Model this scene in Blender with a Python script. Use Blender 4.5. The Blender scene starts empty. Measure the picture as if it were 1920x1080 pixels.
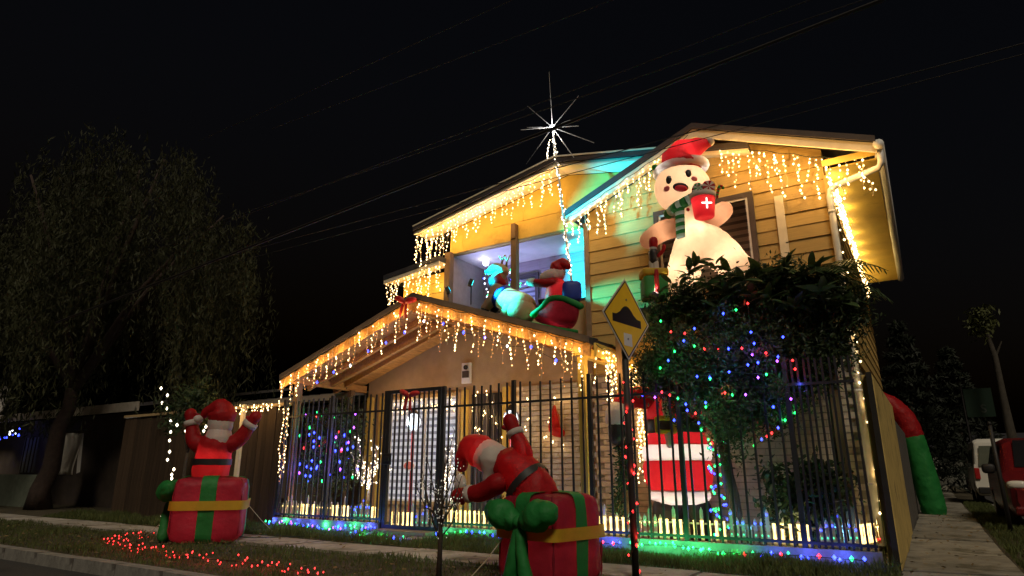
import bpy, math, random
import numpy as np
from mathutils import Vector, Matrix

# ------------------------------------------------------------------ camera, world, sun, exposure
S = bpy.context.scene
C = S.collection
R = math.radians
PITCH, YAW, FPX, EYE = R(15.9), R(32.4), 1195.0, 1.1
cam = bpy.data.cameras.new('camera'); cam_o = bpy.data.objects.new('camera', cam); C.objects.link(cam_o)
cam.sensor_width = 36; cam.lens = 36 * FPX / 1920; cam.clip_end = 600; cam.clip_start = 0.05
cam_o.location = (0, 0, EYE); cam_o.rotation_euler = (math.pi / 2 + PITCH, 0, YAW)
S.camera = cam_o
W = bpy.data.worlds.new('World'); S.world = W; W.use_nodes = True
_n = W.node_tree.nodes; _sky = _n.new('ShaderNodeTexSky'); _sky.sky_type = 'NISHITA'; _sky.sun_disc = False
_sky.sun_elevation = R(-4); _sky.sun_rotation = R(120)
W.node_tree.links.new(_sky.outputs[0], _n['Background'].inputs[0]); _n['Background'].inputs[1].default_value = 0.12
sun = bpy.data.lights.new('sun', 'SUN'); sun_o = bpy.data.objects.new('sun', sun); C.objects.link(sun_o)
sun.energy = 1.05; sun.angle = R(12); sun.color = (1.0, 0.86, 0.66)      # the street lighting behind the camera
sun_o.rotation_euler = (R(42), 0, R(38))
S.view_settings.view_transform = 'Standard'; S.view_settings.look = 'None'
S.view_settings.exposure = 0.4; S.view_settings.gamma = 1; S.view_settings.use_curve_mapping = False
S.render.engine = 'CYCLES'
S.cycles.use_denoising = True; S.cycles.sample_clamp_indirect = 1.5; S.cycles.max_bounces = 5
S.cycles.diffuse_bounces = 3; S.cycles.transparent_max_bounces = 8; S.cycles.use_light_tree = True
S.cycles.caustics_reflective = False; S.cycles.caustics_refractive = False

rnd = random.Random(7)
RIGHT = Vector((math.cos(YAW), math.sin(YAW), 0)); FWD = Vector((-math.sin(YAW), math.cos(YAW), 0)); UP = Vector((0, 0, 1))

def at(px, py, X=None, Y=None, Z=None):
    """Point of the place seen at a spot of the photograph, on the plane X, Y or Z."""
    v = py - 540
    up = -v * math.cos(PITCH) + FPX * math.sin(PITCH); fw = FPX * math.cos(PITCH) + v * math.sin(PITCH)
    d = RIGHT * (px - 960) + FWD * fw + UP * up
    t = (Z - EYE) / d.z if Z is not None else (Y / d.y if Y is not None else X / d.x)
    return Vector((d.x * t, d.y * t, d.z * t + EYE))

def shift(p, d):
    """p moved d metres further from (or nearer to) the street corner where the photographer stands."""
    return p + (p - Vector((0, 0, EYE))).normalized() * d

# ------------------------------------------------------------------ materials
MATS = {}
def mat(name, col, rough=0.6, var=0.25, scale=6.0, bump=0.0, bscale=40.0, metal=0.0, spec=0.3, trans=0.0, stretch=None, dirt=None, ovar=0.0, bdist=0.02):
    if name in MATS: return MATS[name]
    m = bpy.data.materials.new(name); m.use_nodes = True; nt = m.node_tree; N = nt.nodes; L = nt.links
    b = N['Principled BSDF']; b.inputs['Roughness'].default_value = rough; b.inputs['Metallic'].default_value = metal
    b.inputs['Specular IOR Level'].default_value = spec
    tc = N.new('ShaderNodeTexCoord'); src = tc.outputs['Object']
    if stretch:
        mp = N.new('ShaderNodeMapping'); mp.inputs['Scale'].default_value = stretch; L.new(src, mp.inputs[0]); src = mp.outputs[0]
    nz = N.new('ShaderNodeTexNoise'); nz.inputs['Scale'].default_value = scale; nz.inputs['Detail'].default_value = 8; nz.inputs['Roughness'].default_value = 0.65
    L.new(src, nz.inputs['Vector'])
    rp = N.new('ShaderNodeValToRGB')
    lo = tuple(c * (1 - var) for c in col); hi = tuple(min(1, c * (1 + var)) for c in col)
    rp.color_ramp.elements[0].color = (*lo, 1); rp.color_ramp.elements[1].color = (*hi, 1)
    rp.color_ramp.elements[0].position = 0.3; rp.color_ramp.elements[1].position = 0.7
    L.new(nz.outputs['Fac'], rp.inputs[0]); colout = rp.outputs[0]
    if dirt:
        n2 = N.new('ShaderNodeTexNoise'); n2.inputs['Scale'].default_value = dirt[1]; n2.inputs['Detail'].default_value = 10; n2.inputs['Roughness'].default_value = 0.7
        L.new(tc.outputs['Object'], n2.inputs['Vector'])
        r2 = N.new('ShaderNodeValToRGB'); r2.color_ramp.elements[0].position = dirt[2]; r2.color_ramp.elements[1].position = dirt[2] + 0.12
        L.new(n2.outputs['Fac'], r2.inputs[0])
        mx = N.new('ShaderNodeMixRGB'); L.new(r2.outputs[0], mx.inputs[0]); L.new(colout, mx.inputs[1]); mx.inputs[2].default_value = (*dirt[0], 1)
        colout = mx.outputs[0]
    if ovar:
        oi = N.new('ShaderNodeObjectInfo'); mr = N.new('ShaderNodeMapRange'); mr.inputs['To Min'].default_value = 1 - ovar; mr.inputs['To Max'].default_value = 1 + ovar
        L.new(oi.outputs['Random'], mr.inputs['Value']); hs = N.new('ShaderNodeHueSaturation'); L.new(mr.outputs[0], hs.inputs['Value']); L.new(colout, hs.inputs['Color']); colout = hs.outputs[0]
    L.new(colout, b.inputs['Base Color'])
    if bump:
        n3 = N.new('ShaderNodeTexNoise'); n3.inputs['Scale'].default_value = bscale; n3.inputs['Detail'].default_value = 6; L.new(src, n3.inputs['Vector'])
        bp = N.new('ShaderNodeBump'); bp.inputs['Strength'].default_value = bump; bp.inputs['Distance'].default_value = bdist
        L.new(n3.outputs['Fac'], bp.inputs['Height']); L.new(bp.outputs[0], b.inputs['Normal'])
    if trans:
        t = N.new('ShaderNodeBsdfTranslucent'); L.new(colout, t.inputs[0]); ms = N.new('ShaderNodeMixShader'); ms.inputs[0].default_value = trans
        out = N['Material Output']; L.new(b.outputs[0], ms.inputs[1]); L.new(t.outputs[0], ms.inputs[2]); L.new(ms.outputs[0], out.inputs[0])
    MATS[name] = m; return m

def glow(name, col, strength):
    if name in MATS: return MATS[name]
    m = bpy.data.materials.new(name); m.use_nodes = True; N = m.node_tree.nodes
    b = N['Principled BSDF']; b.inputs['Base Color'].default_value = (*[min(1, c) for c in col], 1)
    b.inputs['Emission Color'].default_value = (*col, 1); b.inputs['Emission Strength'].default_value = strength
    m.cycles.emission_sampling = 'NONE'
    MATS[name] = m; return m

def glass(name, tint, rough=0.05):
    if name in MATS: return MATS[name]
    m = bpy.data.materials.new(name); m.use_nodes = True; nt = m.node_tree; N = nt.nodes
    tr = N.new('ShaderNodeBsdfTransparent'); tr.inputs[0].default_value = (*tint, 1)
    gl = N.new('ShaderNodeBsdfGlossy'); gl.inputs['Roughness'].default_value = rough
    fr = N.new('ShaderNodeFresnel'); fr.inputs[0].default_value = 1.45
    mx = N.new('ShaderNodeMixShader'); nt.links.new(fr.outputs[0], mx.inputs[0]); nt.links.new(tr.outputs[0], mx.inputs[1]); nt.links.new(gl.outputs[0], mx.inputs[2])
    nt.links.new(mx.outputs[0], N['Material Output'].inputs[0]); MATS[name] = m; return m

WARM, AMBER, COOL = glow('bulb_warm', (1.0, 0.70, 0.32), 5.5), glow('bulb_amber', (1.0, 0.42, 0.12), 1.1), glow('bulb_cool', (0.8, 0.9, 1.0), 4.0)
RED, GREEN, BLUE, PURPLE = glow('bulb_red', (1.0, 0.03, 0.03), 4.0), glow('bulb_green', (0.03, 1.0, 0.2), 2.6), glow('bulb_blue', (0.03, 0.05, 1.0), 7.0), glow('bulb_purple', (0.4, 0.08, 1.0), 4.5)
WARM2 = glow('bulb_warm_low', (1.0, 0.62, 0.25), 2.6); WHITE = glow('bulb_white', (1.0, 0.86, 0.62), 5.0)
WIRE = mat('wire_pale', (0.45, 0.38, 0.26), 0.5, 0.1); WIRE_D = mat('wire_dark', (0.02, 0.03, 0.02), 0.6, 0.1)

# ------------------------------------------------------------------ mesh building
CLOUD = bpy.data.textures.new('crumple', 'CLOUDS'); CLOUD.noise_scale = .16; CLOUD.noise_depth = 2
def puff(o, amt=.035, sub=0):
    """Sagging, puckered fabric: uneven skin."""
    if sub:
        b = o.modifiers.new('s', 'SUBSURF'); b.levels = b.render_levels = sub
    d = o.modifiers.new('d', 'DISPLACE'); d.texture = CLOUD; d.texture_coords = 'GLOBAL'; d.strength = amt; d.mid_level = .5
    return o
class MB:
    def __init__(s): s.v = []; s.f = []; s.m = []
    def add(s, vs, fs, mi=0):
        o = len(s.v); s.v += [tuple(v) for v in vs]; s.f += [tuple(i + o for i in f) for f in fs]; s.m += [mi] * len(fs); return s
    def box(s, lo, hi, mi=0, M=None):
        (a, b, c), (d, e, f) = lo, hi
        vs = [Vector(p) for p in ((a,b,c),(d,b,c),(d,e,c),(a,e,c),(a,b,f),(d,b,f),(d,e,f),(a,e,f))]
        if M: vs = [M @ v for v in vs]
        return s.add(vs, [(0,3,2,1),(4,5,6,7),(0,1,5,4),(1,2,6,5),(2,3,7,6),(3,0,4,7)], mi)
    def bar(s, p, q, w, h, mi=0, up=UP):
        """Rectangular bar from p to q, w across, h along up."""
        p, q = Vector(p), Vector(q); d = (q - p).normalized(); x = d.cross(up)
        if x.length < 1e-4: x = d.cross(Vector((1, 0, 0)))
        x.normalize(); z = x.cross(d).normalized(); vs = []
        for c in (p, q):
            for a, b in ((-1,-1),(1,-1),(1,1),(-1,1)): vs.append(c + x * (a * w / 2) + z * (b * h / 2))
        return s.add(vs, [(0,1,2,3),(7,6,5,4),(0,4,5,1),(1,5,6,2),(2,6,7,3),(3,7,4,0)], mi)
    def tube(s, pts, rad, n=8, mi=0, cap=True, ell=1.0):
        pts = [Vector(p) for p in pts]; k = len(pts)
        if not hasattr(rad, '__len__'): rad = [rad] * k
        vs = []; fs = []; ref = None
        for i, p in enumerate(pts):
            d = (pts[min(i + 1, k - 1)] - pts[max(i - 1, 0)]).normalized()
            if ref is None:
                ref = d.cross(UP)
                if ref.length < 1e-3: ref = Vector((1, 0, 0))
            x = (ref - d * ref.dot(d)).normalized(); y = d.cross(x); ref = x
            for j in range(n):
                a = 2 * math.pi * j / n; vs.append(p + x * (math.cos(a) * rad[i]) + y * (math.sin(a) * rad[i] * ell))
        for i in range(k - 1):
            for j in range(n): fs.append((i*n+j, i*n+(j+1)%n, (i+1)*n+(j+1)%n, (i+1)*n+j))
        if cap: fs.append(tuple(range(n - 1, -1, -1))); fs.append(tuple((k-1)*n + j for j in range(n)))
        return s.add(vs, fs, mi)
    def limb(s, pts, rad, n=14, mi=0, sub=5):
        """Puffy tube through pts (smoothed) with rounded ends."""
        P = [Vector(p) for p in pts]; Rr = list(rad); path = []; rr = []
        for i in range(len(P) - 1):
            p0, p1, p2, p3 = P[max(i-1,0)], P[i], P[i+1], P[min(i+2,len(P)-1)]
            for k in range(sub):
                t = k / sub
                path.append(0.5*((2*p1)+(p2-p0)*t+(2*p0-5*p1+4*p2-p3)*t*t+(3*p1-p0-3*p2+p3)*t**3)); rr.append(Rr[i]+(Rr[i+1]-Rr[i])*(t*t*(3-2*t)))
        path.append(P[-1]); rr.append(Rr[-1])
        d0 = (path[0]-path[1]).normalized(); d1 = (path[-1]-path[-2]).normalized(); r0, r1 = rr[0], rr[-1]
        pre = [path[0]+d0*r0*math.sin(a) for a in (1.45,1.1,0.6)]; prr = [r0*math.cos(a) for a in (1.45,1.1,0.6)]
        post = [path[-1]+d1*r1*math.sin(a) for a in (0.6,1.1,1.45)]; por = [r1*math.cos(a) for a in (0.6,1.1,1.45)]
        return s.tube(pre+path+post, prr+rr+por, n, mi)
    def blob(s, c, r, n=18, mi=0, M=None, pw=1.0):
        c = Vector(c); r = (r, r, r) if not hasattr(r, '__len__') else r; k = max(6, n * 2 // 3); vs = []; fs = []
        sp = lambda x: math.copysign(abs(x) ** pw, x)
        for i in range(k + 1):
            a = -math.pi/2 + math.pi * i / k
            for j in range(n):
                b = 2 * math.pi * j / n
                p = Vector((sp(math.cos(a))*sp(math.cos(b))*r[0], sp(math.cos(a))*sp(math.sin(b))*r[1], sp(math.sin(a))*r[2]))
                vs.append(c + (M @ p if M else p))
        for i in range(k):
            for j in range(n): fs.append((i*n+j, i*n+(j+1)%n, (i+1)*n+(j+1)%n, (i+1)*n+j))
        return s.add(vs, fs, mi)
    def bulb(s, c, r, mi=0):
        c = Vector(c); q = [Vector((1,0,0)),Vector((0,1,0)),Vector((-1,0,0)),Vector((0,-1,0)),Vector((0,0,1.3)),Vector((0,0,-1.3))]
        return s.add([c + d*r for d in q], [(0,1,4),(1,2,4),(2,3,4),(3,0,4),(1,0,5),(2,1,5),(3,2,5),(0,3,5)], mi)
    def prism(s, poly, y0, y1, mi=0, ax='y'):
        """Polygon (x,z) swept along y (ax='y') or polygon (y,z) swept along x (ax='x')."""
        n = len(poly)
        mk = (lambda a, z, w: (a, w, z)) if ax == 'y' else (lambda a, z, w: (w, a, z))
        vs = [mk(a, z, y0) for a, z in poly] + [mk(a, z, y1) for a, z in poly]
        return s.add(vs, [tuple(range(n)), tuple(range(2*n-1, n-1, -1))] + [(i, i+n, (i+1)%n+n, (i+1)%n) for i in range(n)], mi)
    def quad(s, a, b, c, d, mi=0): return s.add([a,b,c,d], [(0,1,2,3)], mi)
    def mesh(s, name, mats, smooth=False):
        me = bpy.data.meshes.new(name); me.from_pydata(s.v, [], s.f)
        for m in (mats if isinstance(mats, (list, tuple)) else [mats]): me.materials.append(m)
        me.polygons.foreach_set('material_index', s.m)
        if smooth: me.polygons.foreach_set('use_smooth', [True] * len(s.f))
        me.update()
        return me
    def build(s, name, mats, parent=None, smooth=False, bevel=0):
        o = bpy.data.objects.new(name, s.mesh(name, mats, smooth)); C.objects.link(o)
        if parent: o.parent = parent; o.matrix_parent_inverse = Matrix.Translation(-wloc(parent))
        if bevel:
            b = o.modifiers.new('bevel', 'BEVEL'); b.width = bevel; b.segments = 2
        return o
def wloc(o):
    v = Vector(o.location)
    return v if o.type == 'EMPTY' else Vector((0, 0, 0))
def share(name, me, loc, parent, rot=None, scale=None):
    """An object on shared mesh data, at a place in the world."""
    o = bpy.data.objects.new(name, me); C.objects.link(o); o.location = loc
    if rot is not None: o.rotation_euler = rot
    if scale is not None: o.scale = scale
    if parent: o.parent = parent; o.matrix_parent_inverse = Matrix.Translation(-wloc(parent))
    return o
def thing(name, label, cat, loc=(0, 0, 0), group=None):
    o = bpy.data.objects.new(name, None); C.objects.link(o); o.location = loc; o.empty_display_size = 0.2
    return tag(o, label, cat, group)
def tag(o, label, cat, group=None):
    o['label'] = label; o['category'] = cat
    if group: o['group'] = group
    return o
def kind(o, k): o['kind'] = k; return o
def lamp(loc, col, watts, parent=None, rad=0.02, typ='POINT', aim=None, cone=60, blend=0.6):
    l = bpy.data.lights.new('lamp', typ); l.energy = watts; l.color = col
    l.shadow_soft_size = rad
    o = bpy.data.objects.new('lamp', l); C.objects.link(o); o.location = loc
    if typ == 'SPOT':
        l.spot_size = R(cone); l.spot_blend = blend
        o.rotation_euler = (Vector(aim) - Vector(loc)).to_track_quat('-Z', 'Y').to_euler()
    if parent: o.parent = parent; o.matrix_parent_inverse = Matrix.Translation(-wloc(parent))
    return o
CW = (1.0, 0.56, 0.17)

def leaf_mesh(name, cen, nrm, axis, ln, wd, material):
    """Many small leaves: numpy arrays of centres, normals-ish, axes; one mesh of pointed quads."""
    n = len(cen); axis = axis / np.linalg.norm(axis, axis=1, keepdims=True)
    side = np.cross(axis, nrm); side /= (np.linalg.norm(side, axis=1, keepdims=True) + 1e-9)
    ln = ln[:, None]; wd = wd[:, None]; v = np.empty((n, 4, 3))
    v[:, 0] = cen - axis * ln * 0.5; v[:, 1] = cen + side * wd * 0.5 + axis * ln * 0.05; v[:, 2] = cen + axis * ln * 0.5; v[:, 3] = cen - side * wd * 0.5 + axis * ln * 0.05
    me = bpy.data.meshes.new(name); me.vertices.add(n * 4); me.vertices.foreach_set('co', v.reshape(-1))
    me.loops.add(n * 4); me.loops.foreach_set('vertex_index', np.arange(n * 4, dtype=np.int32))
    me.polygons.add(n); me.polygons.foreach_set('loop_start', np.arange(0, n * 4, 4, dtype=np.int32))
    try: me.polygons.foreach_set('loop_total', np.full(n, 4, dtype=np.int32))
    except Exception: pass
    me.materials.append(material); me.update(calc_edges=True); me.validate()
    return me
def leaves(name, cen, ln, wd, material, parent, seed, droop=0.0, axis=None):
    g = np.random.default_rng(seed); n = len(cen)
    ax = g.normal(size=(n, 3)) if axis is None else axis + g.normal(size=(n, 3)) * 0.25
    ax[:, 2] -= droop; nr = g.normal(size=(n, 3)); nr[:, 2] += 0.6
    me = leaf_mesh(name, np.asarray(cen), nr, ax, ln * g.uniform(0.6, 1.35, n), wd * g.uniform(0.6, 1.3, n), material)
    o = bpy.data.objects.new(name, me); C.objects.link(o)
    if parent: o.parent = parent; o.matrix_parent_inverse = Matrix.Translation(-wloc(parent))
    return o
def clump_points(centre, radii, nclump, per, spread, seed, hollow=0.55):
    g = np.random.default_rng(seed); d = g.normal(size=(nclump, 3)); d /= np.linalg.norm(d, axis=1, keepdims=True)
    r = (hollow + (1 - hollow) * g.random(nclump)) * g.uniform(0.8, 1.12, nclump)
    cc = np.asarray(centre) + d * r[:, None] * np.asarray(radii)
    return (cc[:, None, :] + g.normal(size=(nclump, per, 3)) * spread * g.uniform(0.6, 1.4, (nclump, 1, 1))).reshape(-1, 3), cc

# ------------------------------------------------------------------ ground, street, paths
M_SOIL = mat('soil', (0.06, 0.05, 0.03), 0.95, 0.4, 3, 0.6, 30)
M_ASPH = mat('asphalt', (0.05, 0.048, 0.046), 0.85, 0.35, 60, 0.5, 200, dirt=((0.03, 0.03, 0.03), 1.2, 0.55))
M_CONC = mat('concrete', (0.32, 0.29, 0.25), 0.9, 0.25, 4, 0.3, 60, dirt=((0.15, 0.13, 0.1), 1.4, 0.5), ovar=.12)
M_CONC2 = mat('concrete_worn', (0.21, 0.195, 0.16), 0.9, 0.3, 3, 0.4, 50, dirt=((0.09, 0.08, 0.055), 1.1, 0.5), ovar=.15)
M_KERB = mat('kerb_concrete', (0.2, 0.19, 0.17), 0.9, 0.3, 8, 0.4, 60, dirt=((0.09, 0.08, 0.07), 3, 0.55))

g = MB(); g.quad((-200, -200, -0.14), (200, -200, -0.14), (200, 300, -0.14), (-200, 300, -0.14)); kind(g.build('ground', M_SOIL), 'structure')
g = MB(); g.quad((-120, -9, -0.12), (60, -9, -0.12), (60, 4.35, -0.12), (-120, 4.35, -0.12)); g.quad((1.55, 4.35, -0.121), (9, 4.35, -0.121), (9, 150, -0.121), (1.55, 150, -0.121))
kind(g.build('street', M_ASPH), 'structure')
# raised verge: uneven soil sheet
def sheet(name, x0, x1, y0, y1, nx, ny, z, amp, material, seed):
    r_ = random.Random(seed); m = MB(); vs = []
    for j in range(ny + 1):
        for i in range(nx + 1):
            x = x0 + (x1-x0)*i/nx; y = y0 + (y1-y0)*j/ny
            e = 0 if i in (0, nx) or j in (0, ny) else 1
            vs.append((x, y, z + e*amp*(math.sin(x*1.7+seed)+math.sin(y*2.3+x*.6))*0.5 + e*r_.uniform(-amp, amp)*.4))
    m.add(vs, [(j*(nx+1)+i, j*(nx+1)+i+1, (j+1)*(nx+1)+i+1, (j+1)*(nx+1)+i) for j in range(ny) for i in range(nx)])
    return kind(m.build(name, material, smooth=True), 'structure')
sheet('verge_ground', -45, 1.4, 4.5, 6.72, 160, 10, -0.02, 0.02, M_SOIL, 1)
sheet('front_bed_ground', -45, -0.4, 7.5, 10.62, 160, 12, 0.0, 0.02, M_SOIL, 2)
sheet('side_verge_ground', 0.66, 1.4, 6.72, 70, 4, 160, -0.02, 0.015, M_SOIL, 3)
sheet('plot_ground', -45, -0.75, 10.62, 60, 20, 20, 0.0, 0.0, M_SOIL, 4)
kb = thing('kerb', 'x', 'kerb'); del kb['label']; del kb['category']; kind(kb, 'structure')
me = MB().box((-0.49, -0.08, -0.2), (0.49, 0.08, 0.03)).mesh('kerb_stone', M_KERB)
for i in range(34): share('kerb_stone', me, (1.2 - i, 4.43 + rnd.uniform(-.008, .008), rnd.uniform(-.008, .008)), kb, (0, 0, R(rnd.uniform(-.6, .6))))
for i in range(45): share('kerb_stone', me, (1.48 + rnd.uniform(-.008, .008), 5 + i, rnd.uniform(-.008, .008)), kb, (0, 0, R(90 + rnd.uniform(-.6, .6))))
fp = thing('front_path', 'x', 'path'); del fp['label']; del fp['category']; kind(fp, 'structure')
me = MB().box((-0.985, -0.395, -0.12), (0.985, 0.395, 0.025)).mesh('slab', M_CONC)
for i in range(20): share('slab', me, (-0.4 - 2*i - .9, 7.11 + rnd.uniform(-.01, .01), rnd.uniform(-.008, .008)), fp, (R(rnd.uniform(-.5, .5)), R(rnd.uniform(-.3, .3)), R(rnd.uniform(-.3, .3))))
sp = thing('side_pavement', 'x', 'pavement'); del sp['label']; del sp['category']; kind(sp, 'structure')
me = MB().box((-0.545, -0.985, -0.12), (0.545, 0.985, 0.025)).mesh('slab', M_CONC2)
for i in range(32): share('slab', me, (0.1 + rnd.uniform(-.015, .015), 7.75 + 2.04*i, rnd.uniform(-.012, .012)), sp, (R(rnd.uniform(-.5, .5)), R(rnd.uniform(-.9, .9)), R(rnd.uniform(-.8, .8))))
g = MB(); g.box((-8.35, 8.05, -0.05), (-6.95, 8.78, 0.06)); g.box((-8.25, 8.5, 0.06), (-7.05, 8.95, 0.12)); kind(g.build('gate_step', mat('step_concrete', (0.2, 0.14, 0.1), 0.9, 0.3, 6, 0.3), bevel=0.01), 'structure')

M_GRASS = mat('grass_blade', (0.085, 0.105, 0.032), 0.7, 0.45, 2.5, trans=0.3)
def grass(x0, x1, y0, y1, n, h, seed, keep=None):
    g_ = np.random.default_rng(seed); x = g_.uniform(x0, x1, n); y = g_.uniform(y0, y1, n)
    if keep is not None:
        k = keep(x, y); x, y = x[k], y[k]
    patch = 0.55 + 0.45*np.sin(x*2.1+seed)*np.sin(y*3.1+x) + g_.uniform(-.25, .25, len(x))
    hh = h*np.clip(patch, 0.25, 1.2); c = np.stack([x, y, hh*0.45], 1)
    ax = g_.normal(size=(len(x), 3))*0.35; ax[:, 2] = 1
    return c, ax, hh, np.full(len(x), 0.012)
parts = [grass(-22, 1.3, 4.55, 6.68, 26000, 0.11, 1), grass(-18, -0.45, 7.53, 8.72, 30000, 0.2, 2, lambda x, y: ~((x > -8.4) & (x < -6.9) & (y > 8.0))),
         grass(0.68, 1.38, 6.8, 26, 9000, 0.16, 3), grass(-10.9, -0.6, 8.9, 10.4, 5000, 0.18, 4), grass(-0.5, 0.6, 6.72, 8.4, 1600, 0.12, 5, lambda x, y: (np.abs((y-6.72) % 2.04) < .12) | (x < -.43))]
cc = np.concatenate([p[0] for p in parts]); aa = np.concatenate([p[1] for p in parts]); hh = np.concatenate([p[2] for p in parts]); ww = np.concatenate([p[3] for p in parts])
_g = np.random.default_rng(9); nn = _g.normal(size=cc.shape); nn[:, 2] *= .2
go = bpy.data.objects.new('grass', leaf_mesh('grass', cc, nn, aa, hh, ww, M_GRASS)); C.objects.link(go)
kind(go, 'stuff'); go['label'] = 'uneven short grass on the verge and along the foot of the fence'; go['category'] = 'grass'

# ------------------------------------------------------------------ house
M_SIDING = mat('siding_paint', (0.42, 0.28, 0.09), 0.6, 0.14, 5, 0.25, 60, stretch=(0.6, 1, 9), dirt=((0.26, 0.17, 0.06), 1.6, 0.57), ovar=.1)
M_YELLOW = mat('yellow_paint', (0.58, 0.40, 0.09), 0.7, 0.12, 3, 0.15, 50, dirt=((0.38, 0.25, 0.06), 1.3, 0.58), ovar=.06)
M_CREAM = mat('cream_paint', (0.72, 0.62, 0.45), 0.6, 0.1, 4, 0.1, 40)
M_TAN = mat('tan_render', (0.42, 0.29, 0.16), 0.8, 0.12, 4, 0.2, 60)
M_ROOF = mat('roof_sheet', (0.035, 0.035, 0.04), 0.6, 0.3, 5, 0.2)
M_FASC = mat('fascia_dark', (0.06, 0.05, 0.05), 0.6, 0.2)
M_WOOD = mat('porch_wood', (0.46, 0.23, 0.07), 0.6, 0.35, 4, 0.2, 30, stretch=(6, 1, 6), ovar=.15)
M_WOODD = mat('post_wood', (0.13, 0.08, 0.045), 0.7, 0.3, 5, 0.2, 30, stretch=(8, 8, 1))
M_WHITE = mat('white_plastic', (0.72, 0.70, 0.66), 0.4, 0.06)
M_DARKF = mat('dark_frame', (0.06, 0.045, 0.04), 0.5, 0.2)
M_BRICK = mat('brick_painted', (0.46, 0.40, 0.33), 0.85, 0.2, 7, 0.4, 60, ovar=.15)
M_MORT = mat('mortar', (0.24, 0.21, 0.17), 0.95, 0.2, 10, 0.3)
M_BLIND = mat('blind_white', (0.75, 0.72, 0.72), 0.7, 0.05, trans=0.3)
M_SHEER = mat('blind_sheer', (0.30, 0.28, 0.28), 0.8, 0.1, trans=0.3)
M_GLASS = glass('window_glass', (0.93, 0.95, 0.95))
M_DOOR = mat('door_dark', (0.03, 0.025, 0.025), 0.45, 0.2)

house = thing('house', 'two-storey ochre house with two lit gables and a timber porch behind the fence', 'house', (-5, 10.6, 0))
# walls (cores behind the boards)
def gable_z(x, apex, za, zl, xl, zr, xr):
    return za + (zl - za) * (apex - x) / (apex - xl) if x < apex else za + (zr - za) * (x - apex) / (xr - apex)
RA = (-2.72, 6.93, 5.83, -5.3, 5.86, 0.0)      # right gable: apex x, z, left z, left x, right z, right x
LA = (-5.57, 7.10, 6.36, -9.29, 6.36, -1.85)   # left gable
g = MB(); zc = lambda x: gable_z(x, *RA) - 0.036
g.prism([(-5.0, 2.75), (-0.78, 2.75), (-0.78, zc(-0.78)), (-2.72, zc(-2.72)), (-5.0, zc(-5.0))], 10.64, 18.4); g.build('wall', M_SIDING, house)
g = MB(); g.box((-4.98, 10.64, 0), (-0.79, 18.39, 2.75)); g.build('wall', M_MORT, house)
g = MB(); g.box((-11.0, 11.0, 0), (-4.99, 18, 4.3)); g.build('wall', M_TAN, house)
zl_ = lambda x: gable_z(x, *LA) - 0.036
g = MB(); g.prism([(-8.66, 5.86), (-5.0, 5.86), (-3.9, 5.86), (-3.9, zl_(-3.9)), (-5.57, zl_(-5.57)), (-8.66, zl_(-8.66))], 11.0, 11.12); g.build('wall', M_YELLOW, house)
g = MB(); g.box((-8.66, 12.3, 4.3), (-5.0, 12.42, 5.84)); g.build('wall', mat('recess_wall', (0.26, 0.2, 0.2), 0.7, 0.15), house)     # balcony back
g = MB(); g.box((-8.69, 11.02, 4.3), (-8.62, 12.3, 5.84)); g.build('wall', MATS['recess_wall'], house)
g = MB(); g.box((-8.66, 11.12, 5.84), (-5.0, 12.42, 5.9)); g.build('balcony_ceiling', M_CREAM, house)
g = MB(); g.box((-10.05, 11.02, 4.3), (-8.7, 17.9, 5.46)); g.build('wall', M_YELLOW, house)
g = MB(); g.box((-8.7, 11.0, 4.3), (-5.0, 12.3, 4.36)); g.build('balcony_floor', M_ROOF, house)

def board_row(x0, x1, y, z, h, material, tilt=0.02):
    """One lap-siding board on a front wall: thicker at its lower edge."""
    cuts = [x0] + sorted(rnd.uniform(x0 + .35, x1 - .35) for _ in range(int((x1 - x0) / 1.7)) if x1 - x0 > 1.2) + [x1]
    for a, b in zip(cuts, cuts[1:]):
        if b - a > .05: board_piece(a + .002, b - .002, y + rnd.uniform(-.003, .002), z + rnd.uniform(-.003, .003), h, material, tilt)
def board_piece(x0, x1, y, z, h, material, tilt):
    m = MB()
    m.add([(x0, y, z), (x1, y, z), (x1, y - 0.012, z + h), (x0, y - 0.012, z + h), (x0, y - tilt - .012, z), (x1, y - tilt - .012, z)],
          [(4, 5, 2, 3), (0, 1, 5, 4), (0, 4, 3), (1, 2, 5)])
    o = m.build('siding_board', material, house); return o
# right gable boards
bh = 0.235; z = 2.78
while z < 6.8:
    zt = min(z + bh - 0.004, 6.86)
    xl, xr = -5.0, -0.78
    need = z + bh + 0.05
    if need > 5.83: xl = max(xl, RA[0] - (RA[1] - need) / (RA[1] - RA[2]) * (RA[0] - RA[3])); xr = min(xr, RA[0] + (RA[1] - need) / (RA[1] - RA[4]) * (RA[5] - RA[0]))
    if xr - xl > 0.2: board_row(xl, xr, 10.639 + rnd.uniform(-.003, .003), z, zt - z, M_SIDING, 0.016)
    z += bh
# left extension boards, left gable seams, recess boards
for i in range(5): board_row(-10.05, -8.68, 11.019, 4.3 + i*bh, bh - .004, M_YELLOW, 0.014)
z = 5.87
while z < 6.9:
    need = z + .40 + .05; xl, xr = -8.66, -3.9
    if need > 6.4: xl = max(xl, LA[0] - (LA[1]-need)/(LA[1]-LA[2])*(LA[0]-LA[3]))
    if xr - xl > .3: board_row(xl, min(xr, -xl - 11.14 if need > 6.4 else xr), 10.998, z, 0.40, M_YELLOW, 0.006)
    z += 0.405
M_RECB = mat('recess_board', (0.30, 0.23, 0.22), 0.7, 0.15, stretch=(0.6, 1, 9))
for i in range(6): board_row(-8.62, -5.02, 12.299, 4.38 + i*.242, .238, M_RECB, 0.014)
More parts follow.
